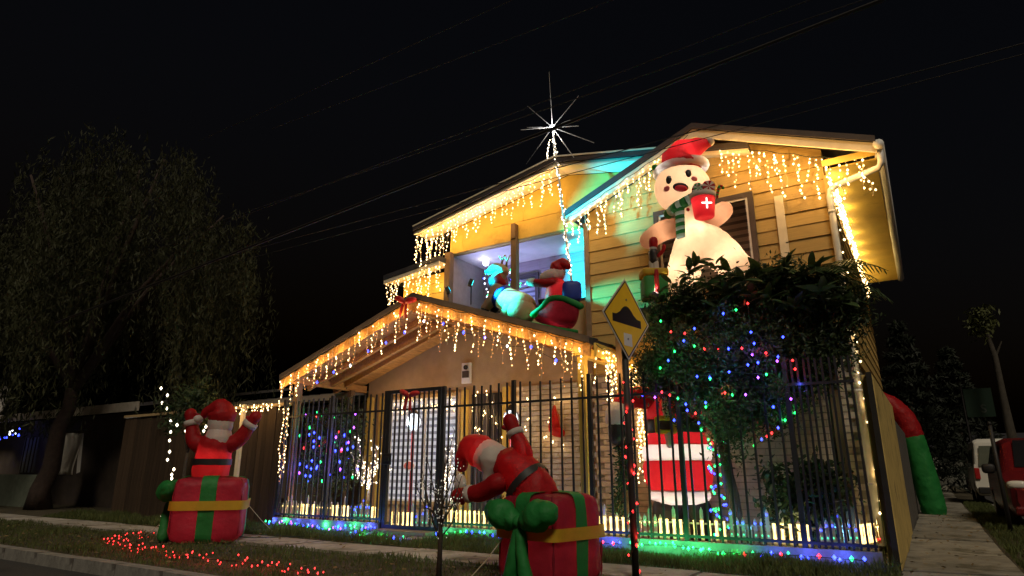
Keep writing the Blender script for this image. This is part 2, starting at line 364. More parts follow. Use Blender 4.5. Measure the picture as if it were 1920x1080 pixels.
# side wall boards (facing the side street)
for i in range(13):
    m = MB(); zz = 2.78 + i*bh; m.add([(-0.779, 10.64, zz), (-0.779, 18.4, zz), (-0.767, 18.4, zz+bh-.004), (-0.767, 10.64, zz+bh-.004), (-0.75, 10.64, zz), (-0.75, 18.4, zz)], [(4, 5, 2, 3), (0, 1, 5, 4), (0, 4, 3), (1, 2, 5)])
    m.build('siding_board', M_SIDING, house)
# bricks
bme = MB().box((-0.145, -0.03, -0.043), (0.145, 0.03, 0.043)).mesh('brick', M_BRICK)
for r_ in range(27):
    for c_ in range(7):
        x = -6.82 + c_*0.3 + (0.15 if r_ % 2 else 0)
        if x > -5.1: continue
        share('brick', bme, (x, 10.985 + rnd.uniform(-.006, .004), 0.06 + r_*0.1), house)
bl = MB()
for r_ in range(27):
    for c_ in range(14):
        x = -4.82 + c_*0.3 + (0.15 if r_ % 2 else 0)
        if x < -0.85: bl.box((x-.145, 10.60+rnd.uniform(-.006, .004), .017+r_*.1), (x+.145, 10.66, .103+r_*.1))
kind(bl.build('brickwork', M_BRICK, house), 'stuff')
# roofs
def gable_roof(name, A, y0, y1, th=0.1, material=M_ROOF, parent=house, trim=M_CREAM, fh=0.15, soff=None, wall_y=None):
    ap, za, zl, xl, zr, xr = A
    m = MB()
    m.prism([(xl, zl), (ap, za), (xr, zr), (xr, zr + th), (ap, za + th), (xl, zl + th)], y0, y1); rf = m.build(name, material, parent)
    for s, (xe, ze) in ((-1, (xl, zl)), (1, (xr, zr))):
        m = MB(); m.prism([(xe, ze - fh), (ap, za - fh), (ap, za + 0.0), (xe, ze + 0.0)], y0 + 0.012, y0 + 0.05); m.build('barge_board', trim, rf)
        m = MB(); m.prism([(xe, ze - .012 - .02), (ap, za - .012 - .02), (ap, za - .004), (xe, ze - .004)], y0 + 0.052, wall_y); m.build('soffit', soff or trim, rf)
        m = MB(); m.prism([(xe, ze + th*.15), (ap, za + th*.15), (ap, za + th + .015), (xe, ze + th + .015)], y0 - 0.025, y0 - .002); m.build('edge_flashing', M_FASC, rf)
    # standing seams of the sheet
    for s, xe, ze in ((-1, xl, zl), (1, xr, zr)):
        for k in range(int((y1 - y0) / 0.6)):
            m = MB(); yy = y0 + .3 + k*.6; m.bar((ap, yy, za + th + .012), (xe, yy, ze + th + .012), 0.04, 0.02); m.build('roof_seam', material, rf)
    return rf
roof_r = gable_roof('roof', RA, 10.28, 18.5, wall_y=10.6)
m = MB(); m.box((-0.76, 10.66, 5.76), (-0.03, 18.4, 5.785)); m.build('soffit', M_YELLOW, roof_r)
m = MB(); m.box((-0.77, 10.34, 5.70), (-0.03, 10.37, 5.80)); m.build('soffit_end', M_YELLOW, roof_r)
roof_l = gable_roof('roof', LA, 10.4, 17.5, wall_y=10.98, fh=0.07)
# second cream rim on the left gable (drip edge catching light)
m = MB(); m.prism([(-9.29, 6.475), (-5.57, 7.215), (-5.57, 7.245), (-9.29, 6.505)], 10.36, 10.395); m.build('drip_edge', M_CREAM, roof_l)
m = MB(); m.prism([(-5.57, 7.215), (-2.9, 6.685), (-2.9, 6.715), (-5.57, 7.245)], 10.36, 10.395); m.build('drip_edge', M_CREAM, roof_l)
m = MB(); m.prism([(-10.35, 5.42), (-8.68, 5.62), (-8.68, 5.74), (-10.35, 5.54)], 10.6, 17.5); roof_x = m.build('roof', M_ROOF, house)
m = MB(); m.prism([(-10.34, 5.32), (-8.68, 5.52), (-8.68, 5.615), (-10.34, 5.415)], 10.61, 10.65); m.build('barge_board', M_CREAM, roof_x)
m = MB(); m.prism([(-10.34, 5.395), (-8.68, 5.595), (-8.68, 5.612), (-10.34, 5.412)], 10.655, 11.0); m.build('soffit', M_CREAM, roof_x)
# gutter and downpipe
m = MB(); m.tube([(0.03, 10.26, 5.83), (0.03, 18.5, 5.8)], 0.075, 10); gut = m.build('gutter', M_WHITE, house, True)
m = MB(); m.tube([(0.03, 10.36, 5.78), (0.03, 10.38, 5.58), (-0.02, 10.4, 5.5), (-0.62, 10.55, 5.42), (-0.72, 10.56, 5.36), (-0.74, 10.56, 5.25), (-0.74, 10.56, 0.1)], 0.05, 10); dp = m.build('downpipe', M_WHITE, house, True)
for zz in (5.0, 3.6, 2.2, 0.9):
    m = MB(); m.tube([(-0.74, 10.56, zz-.02), (-0.74, 10.56, zz+.02)], 0.058, 10); m.build('bracket', M_WHITE, dp, True)
# corner boards
m = MB(); m.box((-5.07, 10.585, 2.75), (-4.97, 10.70, 5.72)); m.build('corner_board', mat('corner_wood', (0.2, 0.14, 0.09), 0.7, 0.2), house)
m = MB(); m.box((-0.80, 10.60, 2.75), (-0.735, 10.68, 5.65)); m.build('corner_board', M_SIDING, house)
m = MB(); m.box((-1.56, 10.575, 3.9), (-1.43, 10.61, 5.46)); m.build('trim_board', M_CREAM, house)
# balcony posts, rails
for px_, w in ((-8.64, 0.15), (-6.86, 0.13)):
    m = MB(); m.box((px_-w/2, 10.86, 4.0), (px_+w/2, 10.86+w, 5.88)); m.build('balcony_post', M_WOODD, house)
m = MB(); m.box((-6.86-.05, 10.84, 5.86), (-6.86+.05, 10.98, 6.2)); m.build('post_bracket', M_WOODD, house)
# windows
def window(x0, x1, z0, z1, y, stripes, fw=0.06, frame=M_DARKF, inner=M_WHITE, mull=(), deep=0.05):
    m = MB(); o = 0.0
    for a in (((x0-fw, y-deep, z0-fw), (x1+fw, y, z0)), ((x0-fw, y-deep, z1), (x1+fw, y, z1+fw)), ((x0-fw, y-deep, z0), (x0, y, z1)), ((x1, y-deep, z0), (x1+fw, y, z1))): m.box(*a)
    wdw = m.build('window', frame, house)
    m = MB(); t = 0.035
    for a in (((x0, y-deep+.012, z0), (x1, y-.003, z0+t)), ((x0, y-deep+.012, z1-t), (x1, y-.003, z1)), ((x0, y-deep+.012, z0+t), (x0+t, y-.003, z1-t)), ((x1-t, y-deep+.012, z0+t), (x1, y-.003, z1-t))): m.box(*a)
    for mx in mull: m.box((mx-.03, y-deep+.012, z0+t), (mx+.03, y-.003, z1-t))
    m.build('frame', inner, wdw)
    m = MB(); m.quad((x0, y-.022, z0), (x1, y-.022, z0), (x1, y-.022, z1), (x0, y-.022, z1)); m.build('pane', M_GLASS, wdw)
    hgt = (z1 - z0) / stripes; ba, bb = (glow('blind_glow', (.64, .61, .64), .62), glow('sheer_glow', (.40, .37, .42), .28)) if z0 < 1 else (M_BLIND, M_SHEER)  # ground-floor blinds glow by themselves, standing in for room light behind them
    for k in range(stripes):
        m = MB(); m.box((x0+t, y-.015, z0+k*hgt), (x1-t, y-.010, z0+(k+.56)*hgt)); m.build('blind_slat', ba, wdw)
        m = MB(); m.box((x0+t, y-.011, z0+(k+.56)*hgt), (x1-t, y-.007, z0+(k+1)*hgt)); m.build('blind_slat', bb, wdw)
    return wdw
window(-3.55, -1.98, 4.15, 5.55, 10.605, 11, 0.09)
window(-10.2, -8.3, 0.45, 2.62, 10.985, 15, 0.07, M_TAN, M_WHITE, (-9.2,))
window(-8.3, -7.1, 4.5, 5.45, 12.27, 8, 0.06, M_DARKF, M_DARKF)
# door
m = MB(); m.box((-7.95, 10.95, 0.1), (-7.22, 10.99, 2.62)); dr = m.build('door', M_DOOR, house)
m = MB(); m.tube([(-7.32, 10.93, 1.05), (-7.32, 10.93, 1.2)], 0.015, 6); m.build('handle', mat('brass', (0.6, 0.45, 0.2), 0.3, 0.1, metal=1), dr)
for xx in (-7.8, -7.55, -7.38):
    m = MB(); m.box((xx-.012, 10.925, 0.15), (xx+.012, 10.948, 2.58)); m.build('door_bar', mat('door_bar', (0.1, 0.09, 0.09), 0.4, 0.1), dr)
for xx, w in ((-8.12, .14), (-7.08, .14), (-10.45, .16), (-10.85, .16)):
    m = MB(); m.box((xx-w/2, 10.9, 0), (xx+w/2, 10.98, 2.72)); m.build('pilaster', M_YELLOW, house)
# porch roof
PA = (-7.85, 4.22, 2.94, -11.5, 2.98, -4.2)
por = gable_roof('porch_roof', PA, 8.86, 11.0, th=0.1, trim=M_WOOD, fh=0.2, soff=M_WOOD, wall_y=10.98)
pz = lambda x: gable_z(x, *PA)
for yy in (9.55, 10.3):
    for xe in (PA[3] + .1, PA[5] - .1):
        m = MB(); m.bar((PA[0], yy, PA[1] - .13), (xe, yy, pz(xe) - .13), 0.07, 0.15); m.build('rafter', M_WOOD, por)
m = MB(); m.bar((PA[0], 8.92, PA[1]-.17), (PA[0], 10.98, PA[1]-.17), 0.1, 0.18); m.build('ridge_beam', M_WOOD, por)
for xe in (-11.1, -4.45):
    m = MB(); m.bar((xe, 8.92, pz(xe)-.16), (xe, 10.98, pz(xe)-.16), 0.12, 0.16); m.build('wall_plate', M_WOOD if xe < -8 else M_YELLOW, por)
m = MB(); m.bar((-11.05, 9.9, 2.98), (-7.9, 9.9, 4.0), 0.1, 0.22); m.build('brace_beam', M_WOOD, por)
for k in range(14):    # ceiling planks seen from below, left and right slope
    for s in (-1, 1):
        x0 = PA[0] + s*(0.1 + k*0.255); x1 = x0 + s*0.247
        if not (PA[3] < x1 < PA[5]): continue
        m = MB(); dz = .036
        m.add([(x0, 8.93, pz(x0)-dz), (x1, 8.93, pz(x1)-dz), (x1, 10.97, pz(x1)-dz), (x0, 10.97, pz(x0)-dz), (x0, 8.93, pz(x0)-dz-.015), (x1, 8.93, pz(x1)-dz-.015), (x1, 10.97, pz(x1)-dz-.015), (x0, 10.97, pz(x0)-dz-.015)],
              [(0,1,2,3),(7,6,5,4),(0,4,5,1),(1,5,6,2),(2,6,7,3),(3,7,4,0)]); m.build('ceiling_plank', M_WOOD, por)
for xx, yy in ((-11.05, 9.0), (-4.4, 9.0), (-4.4, 10.5), (-11.05, 10.5)):
    m = MB(); m.box((xx-.06, yy-.06, 0), (xx+.06, yy+.06, pz(xx)-.245)); m.build('porch_post', M_YELLOW if xx > -6 else M_WOODD, por)
m = MB(); m.box((-4.15, 8.9, 2.78), (-4.11, 10.58, 2.99)); m.build('side_fascia', M_YELLOW, por)
# flat canopy behind the tree that carries the gingerbread figure
m = MB(); m.box((-4.05, 9.35, 3.42), (-0.85, 10.6, 3.56)); can = m.build('canopy', M_ROOF, house)
for xx in (-3.95, -0.95):
    m = MB(); m.box((xx-.05, 9.4, 0), (xx+.05, 9.5, 3.42)); m.build('post', M_WOODD, can)
# lens panel and number plate on the porch wall
m = MB(); m.box((-8.22, 10.93, 2.86), (-7.98, 10.985, 3.3)); pn = tag(m.build('wall_lamp', M_WHITE, bevel=.01), 'white wall lamp with a dark round lens under the porch roof', 'wall lamp')
m = MB(); m.tube([(-8.1, 10.93, 3.2), (-8.1, 10.9, 3.2)], .05, 14); m.build('lens', M_DOOR, pn)
m = MB(); m.box((-8.18, 10.9, 2.98), (-8.02, 10.928, 3.12)); m.build('bracket', M_DARKF, pn)
m = MB(); m.box((-6.98, 10.93, 2.16), (-6.78, 10.955, 2.40)); pl = tag(m.build('number_plate', M_WHITE), 'small white house number plate reading 5 beside the dark door', 'number plate')
def text_mesh(txt, name, size, M, material, parent, extr=0.002):
    c = bpy.data.curves.new(name, 'FONT'); c.body = txt; c.size = size; c.extrude = extr; c.align_x = 'CENTER'; c.align_y = 'CENTER'
    o = bpy.data.objects.new(name, c); C.objects.link(o); dg = bpy.context.evaluated_depsgraph_get()
    me = bpy.data.meshes.new_from_object(o.evaluated_get(dg)); bpy.data.objects.remove(o)
    me.transform(M); me.materials.clear(); me.materials.append(material); n = bpy.data.objects.new(name, me); C.objects.link(n)
    if parent: n.parent = parent; n.matrix_parent_inverse = Matrix.Translation(-wloc(parent))
    return n
text_mesh('5', 'numeral', 0.2, Matrix.Translation((-6.88, 10.927, 2.28)) @ Matrix.Rotation(R(90), 4, 'X'), M_DOOR, pl)

# ------------------------------------------------------------------ boundary wall, iron fence, gate
M_IRON = mat('iron_black', (0.018, 0.017, 0.018), 0.55, 0.3, 20, 0.1)
M_PLIN = mat('plinth', (0.16, 0.15, 0.15), 0.9, 0.25, 6, 0.3)
M_WALLY = mat('wall_yellow', (0.5, 0.36, 0.12), 0.85, 0.2, 3, 0.4, 30, dirt=((0.1, 0.08, 0.045), 2.0, 0.58))
bw = thing('boundary_wall', 'stained yellow rendered side wall running back beside the pavement', 'wall', (-0.45, 8.9, 0))
ys = [8.92, 10.1, 11.3, 12.5, 13.7]
for a, b in zip(ys, ys[1:]):
    m = MB(); m.box((-0.58, a+.008, -.02), (-0.45, b-.008, 2.22)); m.build('wall_panel', M_WALLY, bw, bevel=.012)
m = MB(); m.box((-0.52, 8.84, -.02), (-0.46, 8.915, 2.24)); m.build('end_post', mat('post_black', (0.02, 0.018, 0.015), 0.8, 0.3), bw)
m = MB(); m.box((-0.60, 13.75, -.02), (-0.47, 30, 2.0)); tag(m.build('garden_wall', mat('dark_wall', (0.1, 0.09, 0.08), 0.9, 0.3, 3, 0.3)), 'dark garden wall continuing behind the yellow wall along the pavement', 'wall')

fence = thing('iron_fence', 'black iron railing of tall bars in front of the decorated yard', 'fence', (-6, 8.8, 0))
barm = MB().box((-0.013, -0.013, 0.0), (0.013, 0.013, 1.0)).mesh('bar', M_IRON)
pstm = MB().box((-0.03, -0.03, 0.0), (0.03, 0.03, 1.0)).mesh('post', M_IRON)
fy = 8.8
def bars(x0, x1, step):
    n = max(1, round((x1 - x0)/step))
    for i in range(n): share('bar', barm, (x0 + (i+.5)*(x1-x0)/n, fy, 0.19), fence, (R(rnd.uniform(-.25,.25)), R(rnd.uniform(-.3,.3)), 0), (1, 1, 2.27 + rnd.uniform(-.012, .012)))
posts = [-11.15, -9.75, -8.32]
for a, b in zip(posts, posts[1:]): bars(a+.03, b-.03, 0.155)
posts2 = [-6.98, -5.55, -4.2, -2.85, -1.42]
for a, b in zip(posts2, posts2[1:]): bars(a+.03, b-.03, 0.175)
bars(-1.38, -0.64, 0.076)
for x in posts + posts2: share('post', pstm, (x, fy, 0.0), fence, None, (1, 1, 2.5))
for a, b in ((-11.15, -8.32), (-6.98, -1.42), (-1.42, -.62)):
    for zz in (2.14, 0.26):
        m = MB(); m.box((a+.03, fy-.024, zz-.018), (b-.03, fy-.0135, zz+.018)); m.build('rail', M_IRON, fence)
    m = MB(); m.box((a, fy-.06, -.03), (b, fy+.06, .2)); m.build('plinth', M_PLIN, fence)
gate = thing('iron_gate', 'black iron entrance gate with a red bow tied to its top', 'gate', (-7.65, 8.8, 0))
m = MB()
for a in (((-8.27, 8.77, .12), (-8.2, 8.83, 2.5)), ((-7.1, 8.77, .12), (-7.03, 8.83, 2.5)), ((-8.2, 8.775, 2.44), (-7.1, 8.825, 2.5)), ((-8.2, 8.775, .12), (-7.1, 8.825, .18))): m.box(*a)
m.build('gate_frame', M_IRON, gate)
m = MB(); m.box((-8.19, 8.775, 2.12), (-7.11, 8.787, 2.155)); m.build('rail', M_IRON, gate)
for i in range(9): share('bar', barm, (-8.2 + (i+1)*0.11, 8.8, .18), gate, None, (1, 1, 2.26))
m = MB(); m.box((-8.31, 8.73, 1.18), (-8.1, 8.765, 1.38)); m.box((-8.22, 8.70, 1.24), (-8.12, 8.73, 1.32)); m.build('lock', M_IRON, gate, bevel=.01)
for zz in (.5, 2.05):
    m = MB(); m.tube([(-7.0, 8.76, zz-.05), (-7.0, 8.76, zz+.05)], .016, 8); m.build('hinge', M_IRON, gate)
M_REDF = mat('red_ribbon', (0.42, 0.02, 0.02), 0.5, 0.2, 8, 0.2, 20, trans=.15)
def bow(name, label, c, s, material=M_REDF, rot=0):
    b = thing(name, label, 'bow', c); c = Vector(c)
    Mr = Matrix.Rotation(rot, 3, 'Y')
    q = lambda x, y, z: c + Mr @ Vector((x*s, y*s, z*s))
    for sd in (-1, 1):
        m = MB(); m.limb([q(0, 0, 0), q(sd*.35, -.08, .18), q(sd*.7, -.03, .28)], [.07*s, .2*s, .17*s], 10); m.build('loop', material, b, True)
        m = MB(); m.add([q(sd*.02, -.04, 0), q(sd*.2, -.06, 0), q(sd*.42, -.03, -1.0), q(sd*.28, -.05, -.85), q(sd*.14, -.03, -1.0),
                         q(sd*.02, -.01, 0), q(sd*.2, -.03, 0), q(sd*.42, 0, -1.0), q(sd*.28, -.02, -.85), q(sd*.14, 0, -1.0)], [(0,1,2,3,4),(9,8,7,6,5)]+[(i,i+5,(i+1)%5+5,(i+1)%5) for i in range(5)]); m.build('tail', material, b)
    m = MB(); m.blob(q(0, -.06, 0), (.1*s, .09*s, .12*s), 10); m.build('knot', material, b, True); return b
bow('ribbon_bow', 'red ribbon bow tied on the gate top rail', (-7.72, 8.73, 2.36), .26, rot=R(8))
bow('ribbon_bow', 'large red bow on the peak of the porch roof', (-7.95, 8.76, 4.12), .30, rot=R(12))

# ------------------------------------------------------------------ low lit picket fence
M_PICK = mat('picket_plastic', (0.62, 0.58, 0.5), 0.5, 0.08, trans=.25)
def picket_mesh(h):
    m = MB(); w = .022
    m.add([(-w, -.006, 0), (w, -.006, 0), (w, -.006, h-.05), (0, -.006, h), (-w, -.006, h-.05), (-w, .006, 0), (w, .006, 0), (w, .006, h-.05), (0, .006, h), (-w, .006, h-.05)],
          [(0,1,2,3,4),(9,8,7,6,5)]+[(i,i+5,(i+1)%5+5,(i+1)%5) for i in range(5)]); return m.mesh('picket', M_PICK)
PK = [picket_mesh(.26), picket_mesh(.31), picket_mesh(.42)]
def picket_run(label, pts, z0, seed, cols):
    r_ = random.Random(seed); P = [Vector((x, y, z0)) for x, y in pts]
    o = thing('picket_fence', label, 'picket fence', P[0], 'low lit picket fences along the railing')
    for zz in (.05, .21):
        for a, b in zip(P, P[1:]):
            m = MB(); m.bar(a + UP*zz + Vector((0, .014, 0)), b + UP*zz + Vector((0, .014, 0)), .012, .022); m.build('rail', M_PICK, o)
    d = 0; k = 0; L = sum((b-a).length for a, b in zip(P, P[1:])); sect = 0
    lights = {}
    while d < L - .03:
        t = d
        for a, b in zip(P, P[1:]):
            l = (b-a).length
            if t <= l: break
            t -= l
        p = a + (b-a)*(t/l); sect = int(d/0.48); c = cols[sect % len(cols)]
        if c == 'Y':       # wide spaced lit pickets, tall in the middle
            hk = (0, 2, 0, 1)[k % 4]; step = .095
        else: hk = (0, 1, 1, 2, 1, 1)[k % 6]; step = .075
        share('picket', PK[hk], p, o, (0, 0, math.atan2((b-a).y, (b-a).x)))
        hts = (.26, .31, .42)
        m = lights.setdefault({'Y': 'w', 'R': 'r', 'B': 'b'}[c], MB())
        if c == 'Y':
            m.tube([p + Vector((0, -.013, .03)), p + Vector((0, -.013, .06)), p + Vector((0, -.013, .12)), p + Vector((0, -.013, .22)), p + Vector((0, -.013, .25))], [.025, .02, .012, .016, .022], 6)
        elif c == 'R': m.bulb(p + Vector((0, -.014, .05)), .013); lights.setdefault('w', MB()).bulb(p + Vector((0, -.014, .2)), .012)
        else: m.bulb(p + Vector((0, -.014, hts[hk]-.07)), .013); lights.setdefault('g', MB()).bulb(p + Vector((0, -.014, .1)), .012)
        d += step; k += 1
    for kk, mm in (('w', glow('picket_lit', (1.0, .70, .24), 2.4)), ('r', RED), ('b', BLUE), ('g', glow('picket_green', (.1, 1.0, .45), 1.2))):
        if kk in lights: kind(lights[kk].build('light_string', mm, o), 'stuff')
    n = int(L/0.55) + 1
    for i in range(n):
        t = (i+.5)*L/n
        for a, b in zip(P, P[1:]):
            l = (b-a).length
            if t <= l: break
            t -= l
        p = a + (b-a)*(t/l); c = cols[int(((i+.5)*L/n)/.48) % len(cols)]
        lamp(p + Vector((0, .07, .2)), {'Y': (1, .75, .3), 'R': (1, .5, .3), 'B': (.1, .5, 1)}[c], 3.0, o)
    return o
picket_run('low lit picket fence at the foot of the railing beside the wooden fence', [(-11.1, 8.93), (-8.35, 8.93)], .2, 1, 'RYRYBYB')
picket_run('low lit picket fence seen through the entrance gate', [(-8.2, 8.95), (-7.1, 8.95)], .13, 2, 'YBY')
picket_run('low lit picket fence between the gate and the leaning gift-box Santa', [(-6.95, 8.93), (-5.3, 8.93)], .2, 3, 'YYRY')
picket_run('low lit picket fence behind the sign pole and under the dark tree', [(-5.2, 8.93), (-1.3, 8.93)], .2, 4, 'YRYRYYBYY')
picket_run('low lit picket fence curving back towards the yellow side wall', [(-1.25, 8.98), (-.85, 9.3), (-.68, 9.9)], .2, 5, 'BYRY')

# ------------------------------------------------------------------ light strings
def icicles(label, pts, step, lo, hi, seed, watts=1.2, every=0.55, off=(0, -.12, -.18), dim=True, pw=CW, name='icicle_lights', r=.0162):
    """A cable along pts with hanging strands, every second one dimmer."""
    r_ = random.Random(seed); P = [Vector(p) for p in pts]
    o = thing(name, label, 'string lights', P[0], 'icicle light strings on the house')
    Q = [P[0]]
    for a, b in zip(P, P[1:]):
        n_ = max(2, int((b-a).length/.09)); Q += [a.lerp(b, k_/n_) - UP*(.035*abs(math.sin(k_*.09/.42*math.pi)) + r_.uniform(0, .008)) for k_ in range(1, n_)] + [b]
    P = Q; m = MB(); m.tube(P, .006, 5); m.build('cable', WIRE_D, o)
    L = sum((b-a).length for a, b in zip(P, P[1:])); d = step*.4; k = 0
    def along(d):
        t = d
        for a, b in zip(P, P[1:]):
            l = (b-a).length
            if t <= l: return a + (b-a)*(t/l)
            t -= l
        return P[-1]
    while d < L:
        p = along(d); ln = lo + (hi-lo)*(.15 + .85*abs(math.sin(k*1.9 + seed)))*r_.uniform(.6, 1.1); m = MB(); dd = dim and k % 2 == 1
        n = max(2, int(ln/.062)); pts_ = [p]; x = y = 0
        for i in range(1, n+1):
            x += r_.gauss(0, .014); y += r_.uniform(-.008, .008); pts_.append(p + Vector((x, y, -ln*i/n)))
        m.tube(pts_, .0035, 4, 0, False)
        for q in pts_[1:]:
            if r_.random() < .1: continue
            m.bulb(q + Vector((r_.gauss(0, .017), r_.uniform(-.02, .0), r_.uniform(-.022, .022))), r*(.62 if dd else r_.uniform(.65, 1.25)), 1 if dd or r_.random() < .72 else 2)
        m.build('strand', [WIRE, AMBER if dd else WARM, WARM2], o)
        d += step*.84*r_.uniform(.7, 1.3); k += 1
    if watts:
        n = max(1, round(L/every))
        for i in range(n): lamp(along((i+.5)*L/n) + Vector(off), pw, watts*2.6, o)
    return o
yz = lambda A, x, dz: gable_z(x, *A) + dz
PY = 8.84
icicles('warm icicle lights hanging from the left slope of the porch roof', [(-11.5, PY, yz(PA,-11.5,.0)), (-7.9, PY, yz(PA,-7.9,.0))], .165, .25, .75, 1, 1.5)
icicles('warm icicle lights hanging from the right slope of the porch roof', [(-7.75, PY, yz(PA,-7.75,.0)), (-4.25, PY, yz(PA,-4.25,.0))], .17, .3, .8, 2, 1.3)
icicles('warm icicle lights along the side eave of the porch beside the road sign', [(-4.1, 8.9, 2.96), (-4.09, 10.55, 2.96)], .16, .4, .9, 3, 2.4, off=(.1, 0, -.3), dim=False)
icicles('warm icicle lights under the left upper gable slope', [(-9.25, 10.46, yz(LA,-9.25,-.06)), (-5.6, 10.46, yz(LA,-5.6,-.06))], .15, .25, .7, 4, 3.2, dim=False, off=(0, .05, -.32))
icicles('short warm icicle lights on the lower left eave of the upper floor', [(-10.3, 10.62, 5.37), (-8.7, 10.62, 5.56)], .11, .3, .75, 5, 2.2, dim=False, off=(0, .12, -.35))
icicles('warm icicle lights at the left end of the upper left eave', [(-9.28, 10.5, 6.28), (-8.7, 10.8, 6.3)], .1, .5, 1.0, 50, 1.0, dim=False)
icicles('warm icicle lights on the left slope of the tall right gable', [(-5.2, 10.24, yz(RA,-5.2,-.08)), (-2.8, 10.24, yz(RA,-2.8,-.08))],   .15, .2, .8, 6, 1.7, dim=False, off=(0, -.08, -.3))
icicles('warm icicle lights on the right slope of the tall right gable', [(-2.35, 10.42, yz(RA,-2.35,-.2)), (-0.75, 10.5, yz(RA,-.75,-.22)), (-.1, 10.36, 5.72)], .14, .25, .8, 7, 3.0, dim=False, off=(0, -.3, -.3), every=.42)
# dense string on the side eave and hanging in the corner
def string(label, pts, step, mats, seed, jit=.02, r=.016, name='light_string', watts=0, cols=None, every=.5, group=None, sag=True, wire=WIRE_D, wr=.005):
    r_ = random.Random(seed); P = [Vector(p) for p in pts]; m = MB(); m.tube(P, wr, 5, 0)
    d = step/2; k = 0; seq = []; L = sum((b-a).length for a, b in zip(P, P[1:]))
    def along(d):
        t = d
        for a, b in zip(P, P[1:]):
            l = (b-a).length
            if t <= l: return a + (b-a)*(t/max(l, 1e-6))
            t -= l
        return P[-1]
    while d < L:
        i = r_.randrange(len(mats)) if len(mats) > 1 else 0
        m.bulb(along(d) + Vector((r_.uniform(-jit, jit), r_.uniform(-jit, jit), r_.uniform(-jit, jit))), r*r_.uniform(.8, 1.2), 1+i); d += step*r_.uniform(.7, 1.3)
    o = tag(m.build(name, [wire] + mats), label, 'string lights', group)
    if watts:
        n = max(1, round(L/every))
        for i in range(n): lamp(along((i+.5)*L/n) + Vector((0, 0, .04)), cols[r_.randrange(len(cols))], watts*1.7, o)
    return o
string('dense warm light string along the top of the right side wall', [(-.70, 10.62, 5.55), (-.70, 12, 5.6), (-.72, 15, 5.6), (-.72, 18.3, 5.4)], .02, [WARM], 11, .05, .017, watts=3.0, cols=[(1, .72, .22)], every=.8)
string('warm light string beside the corner downpipe', [(-.66, 10.5, 5.3), (-.64, 10.48, 3.9), (-.68, 10.5, 2.6), (-.66, 10.5, 1.2), (-.7, 10.5, .5)], .16, [WARM], 12, .03, .016, watts=.12, cols=[CW], every=.9)
C_B, C_G, C_R, C_P = (.08, .12, 1), (.06, 1, .25), (1, .04, .03), (.4, .1, 1)
string('blue and green light string lying along the foot of the railing left of the gate', [(-11.3, 8.66, .1)] + [(-11.2 + i*.41, 8.66 + .05*math.sin(i*2), .1+.03*math.sin(i*1.3)) for i in range(8)], .075, [BLUE, BLUE, GREEN, PURPLE], 13, .03, .02, watts=1.76, cols=[C_B, C_B, C_G], every=.4)
string('blue and green light string looping below the gate', [(-8.35, 8.62, .2), (-8.36, 8.2, .08), (-8.25, 7.95, .07), (-7.85, 7.92, .07), (-7.3, 7.95, .07), (-7.0, 8.1, .1)], .15, [BLUE, BLUE, GREEN], 14, .015, .022, watts=1.21, cols=[C_B, C_B, C_G], every=.35)
string('blue and green light string on the grass right of the gate', [(-6.95, 8.6, .12), (-6.2, 8.62, .15), (-5.4, 8.6, .13)], .12, [BLUE, GREEN, BLUE], 15, .02, .022, watts=1.54, cols=[C_B, C_G], every=.4)
string('blue light string at the foot of the railing behind the sign pole', [(-5.1, 8.6, .12), (-4.3, 8.62, .12), (-3.7, 8.6, .13)], .13, [BLUE, BLUE, RED], 16, .02, .022, watts=1.98, cols=[C_B], every=.4)
string('bright green light string in the grass under the dark tree', [(-3.6, 8.56, .13), (-3.0, 8.6, .16), (-2.4, 8.52, .12)], .075, [GREEN], 17, .03, .02, watts=2.20, cols=[C_G], every=.25)
string('mixed blue green and red light string in the grass near the side wall', [(-2.35, 8.5, .12), (-1.9, 8.55, .13), (-1.5, 8.6, .13), (-.8, 8.62, .12)], .1, [BLUE, GREEN, RED, BLUE], 18, .03, .022, watts=1.76, cols=[C_B, C_G, C_B], every=.4)
# red string on the verge by the kerb
rp = [at(x, y, Z=.02) for x, y in ((285, 1003), (205, 1014), (235, 1026), (300, 1040), (360, 1050), (450, 1058), (540, 1072), (600, 1090), (700, 1110))]
rs = string('red light string trailing along the kerb in front of the standing Santa', [p + Vector((0, 0, .03)) for p in rp], .075, [RED], 19, .07, .010, watts=.35, cols=[C_R], every=.6)

# ------------------------------------------------------------------ inflatables
FR, FG, FY_ = mat('nylon_red', (0.40, 0.012, 0.016), 0.55, 0.12, 5, 0.7, 4.5, bdist=.06, trans=.45), mat('nylon_green', (0.03, 0.26, 0.06), 0.55, 0.12, 5, 0.7, 4.5, bdist=.06, trans=.45), mat('nylon_yellow', (0.62, 0.40, 0.03), 0.55, 0.1, trans=.4)
FW, FK, FT = mat('nylon_white', (0.72, 0.66, 0.60), 0.55, 0.06, 5, 0.7, 4.5, bdist=.06, trans=.5), mat('nylon_black', (0.018, 0.016, 0.016), 0.5, 0.2), mat('nylon_ginger', (0.62, 0.40, 0.24), 0.55, 0.06, 5, 0.7, 4.5, bdist=.06, trans=.5)
FM = mat('nylon_maroon', (0.26, 0.014, 0.03), 0.55, 0.15, 5, 0.7, 4.5, bdist=.06, trans=.4); FB = mat('nylon_brown', (0.55, 0.30, 0.17), 0.55, 0.1, 5, 0.7, 4.5, bdist=.06, trans=.45); FN = mat('nylon_blue', (0.03, 0.06, 0.35), 0.5, 0.1, trans=.3)
def frame(c, yaw):
    Mr = Matrix.Rotation(yaw, 3, 'Z'); c = Vector(c)
    return lambda x, y, z: c + Mr @ Vector((x, y, z))
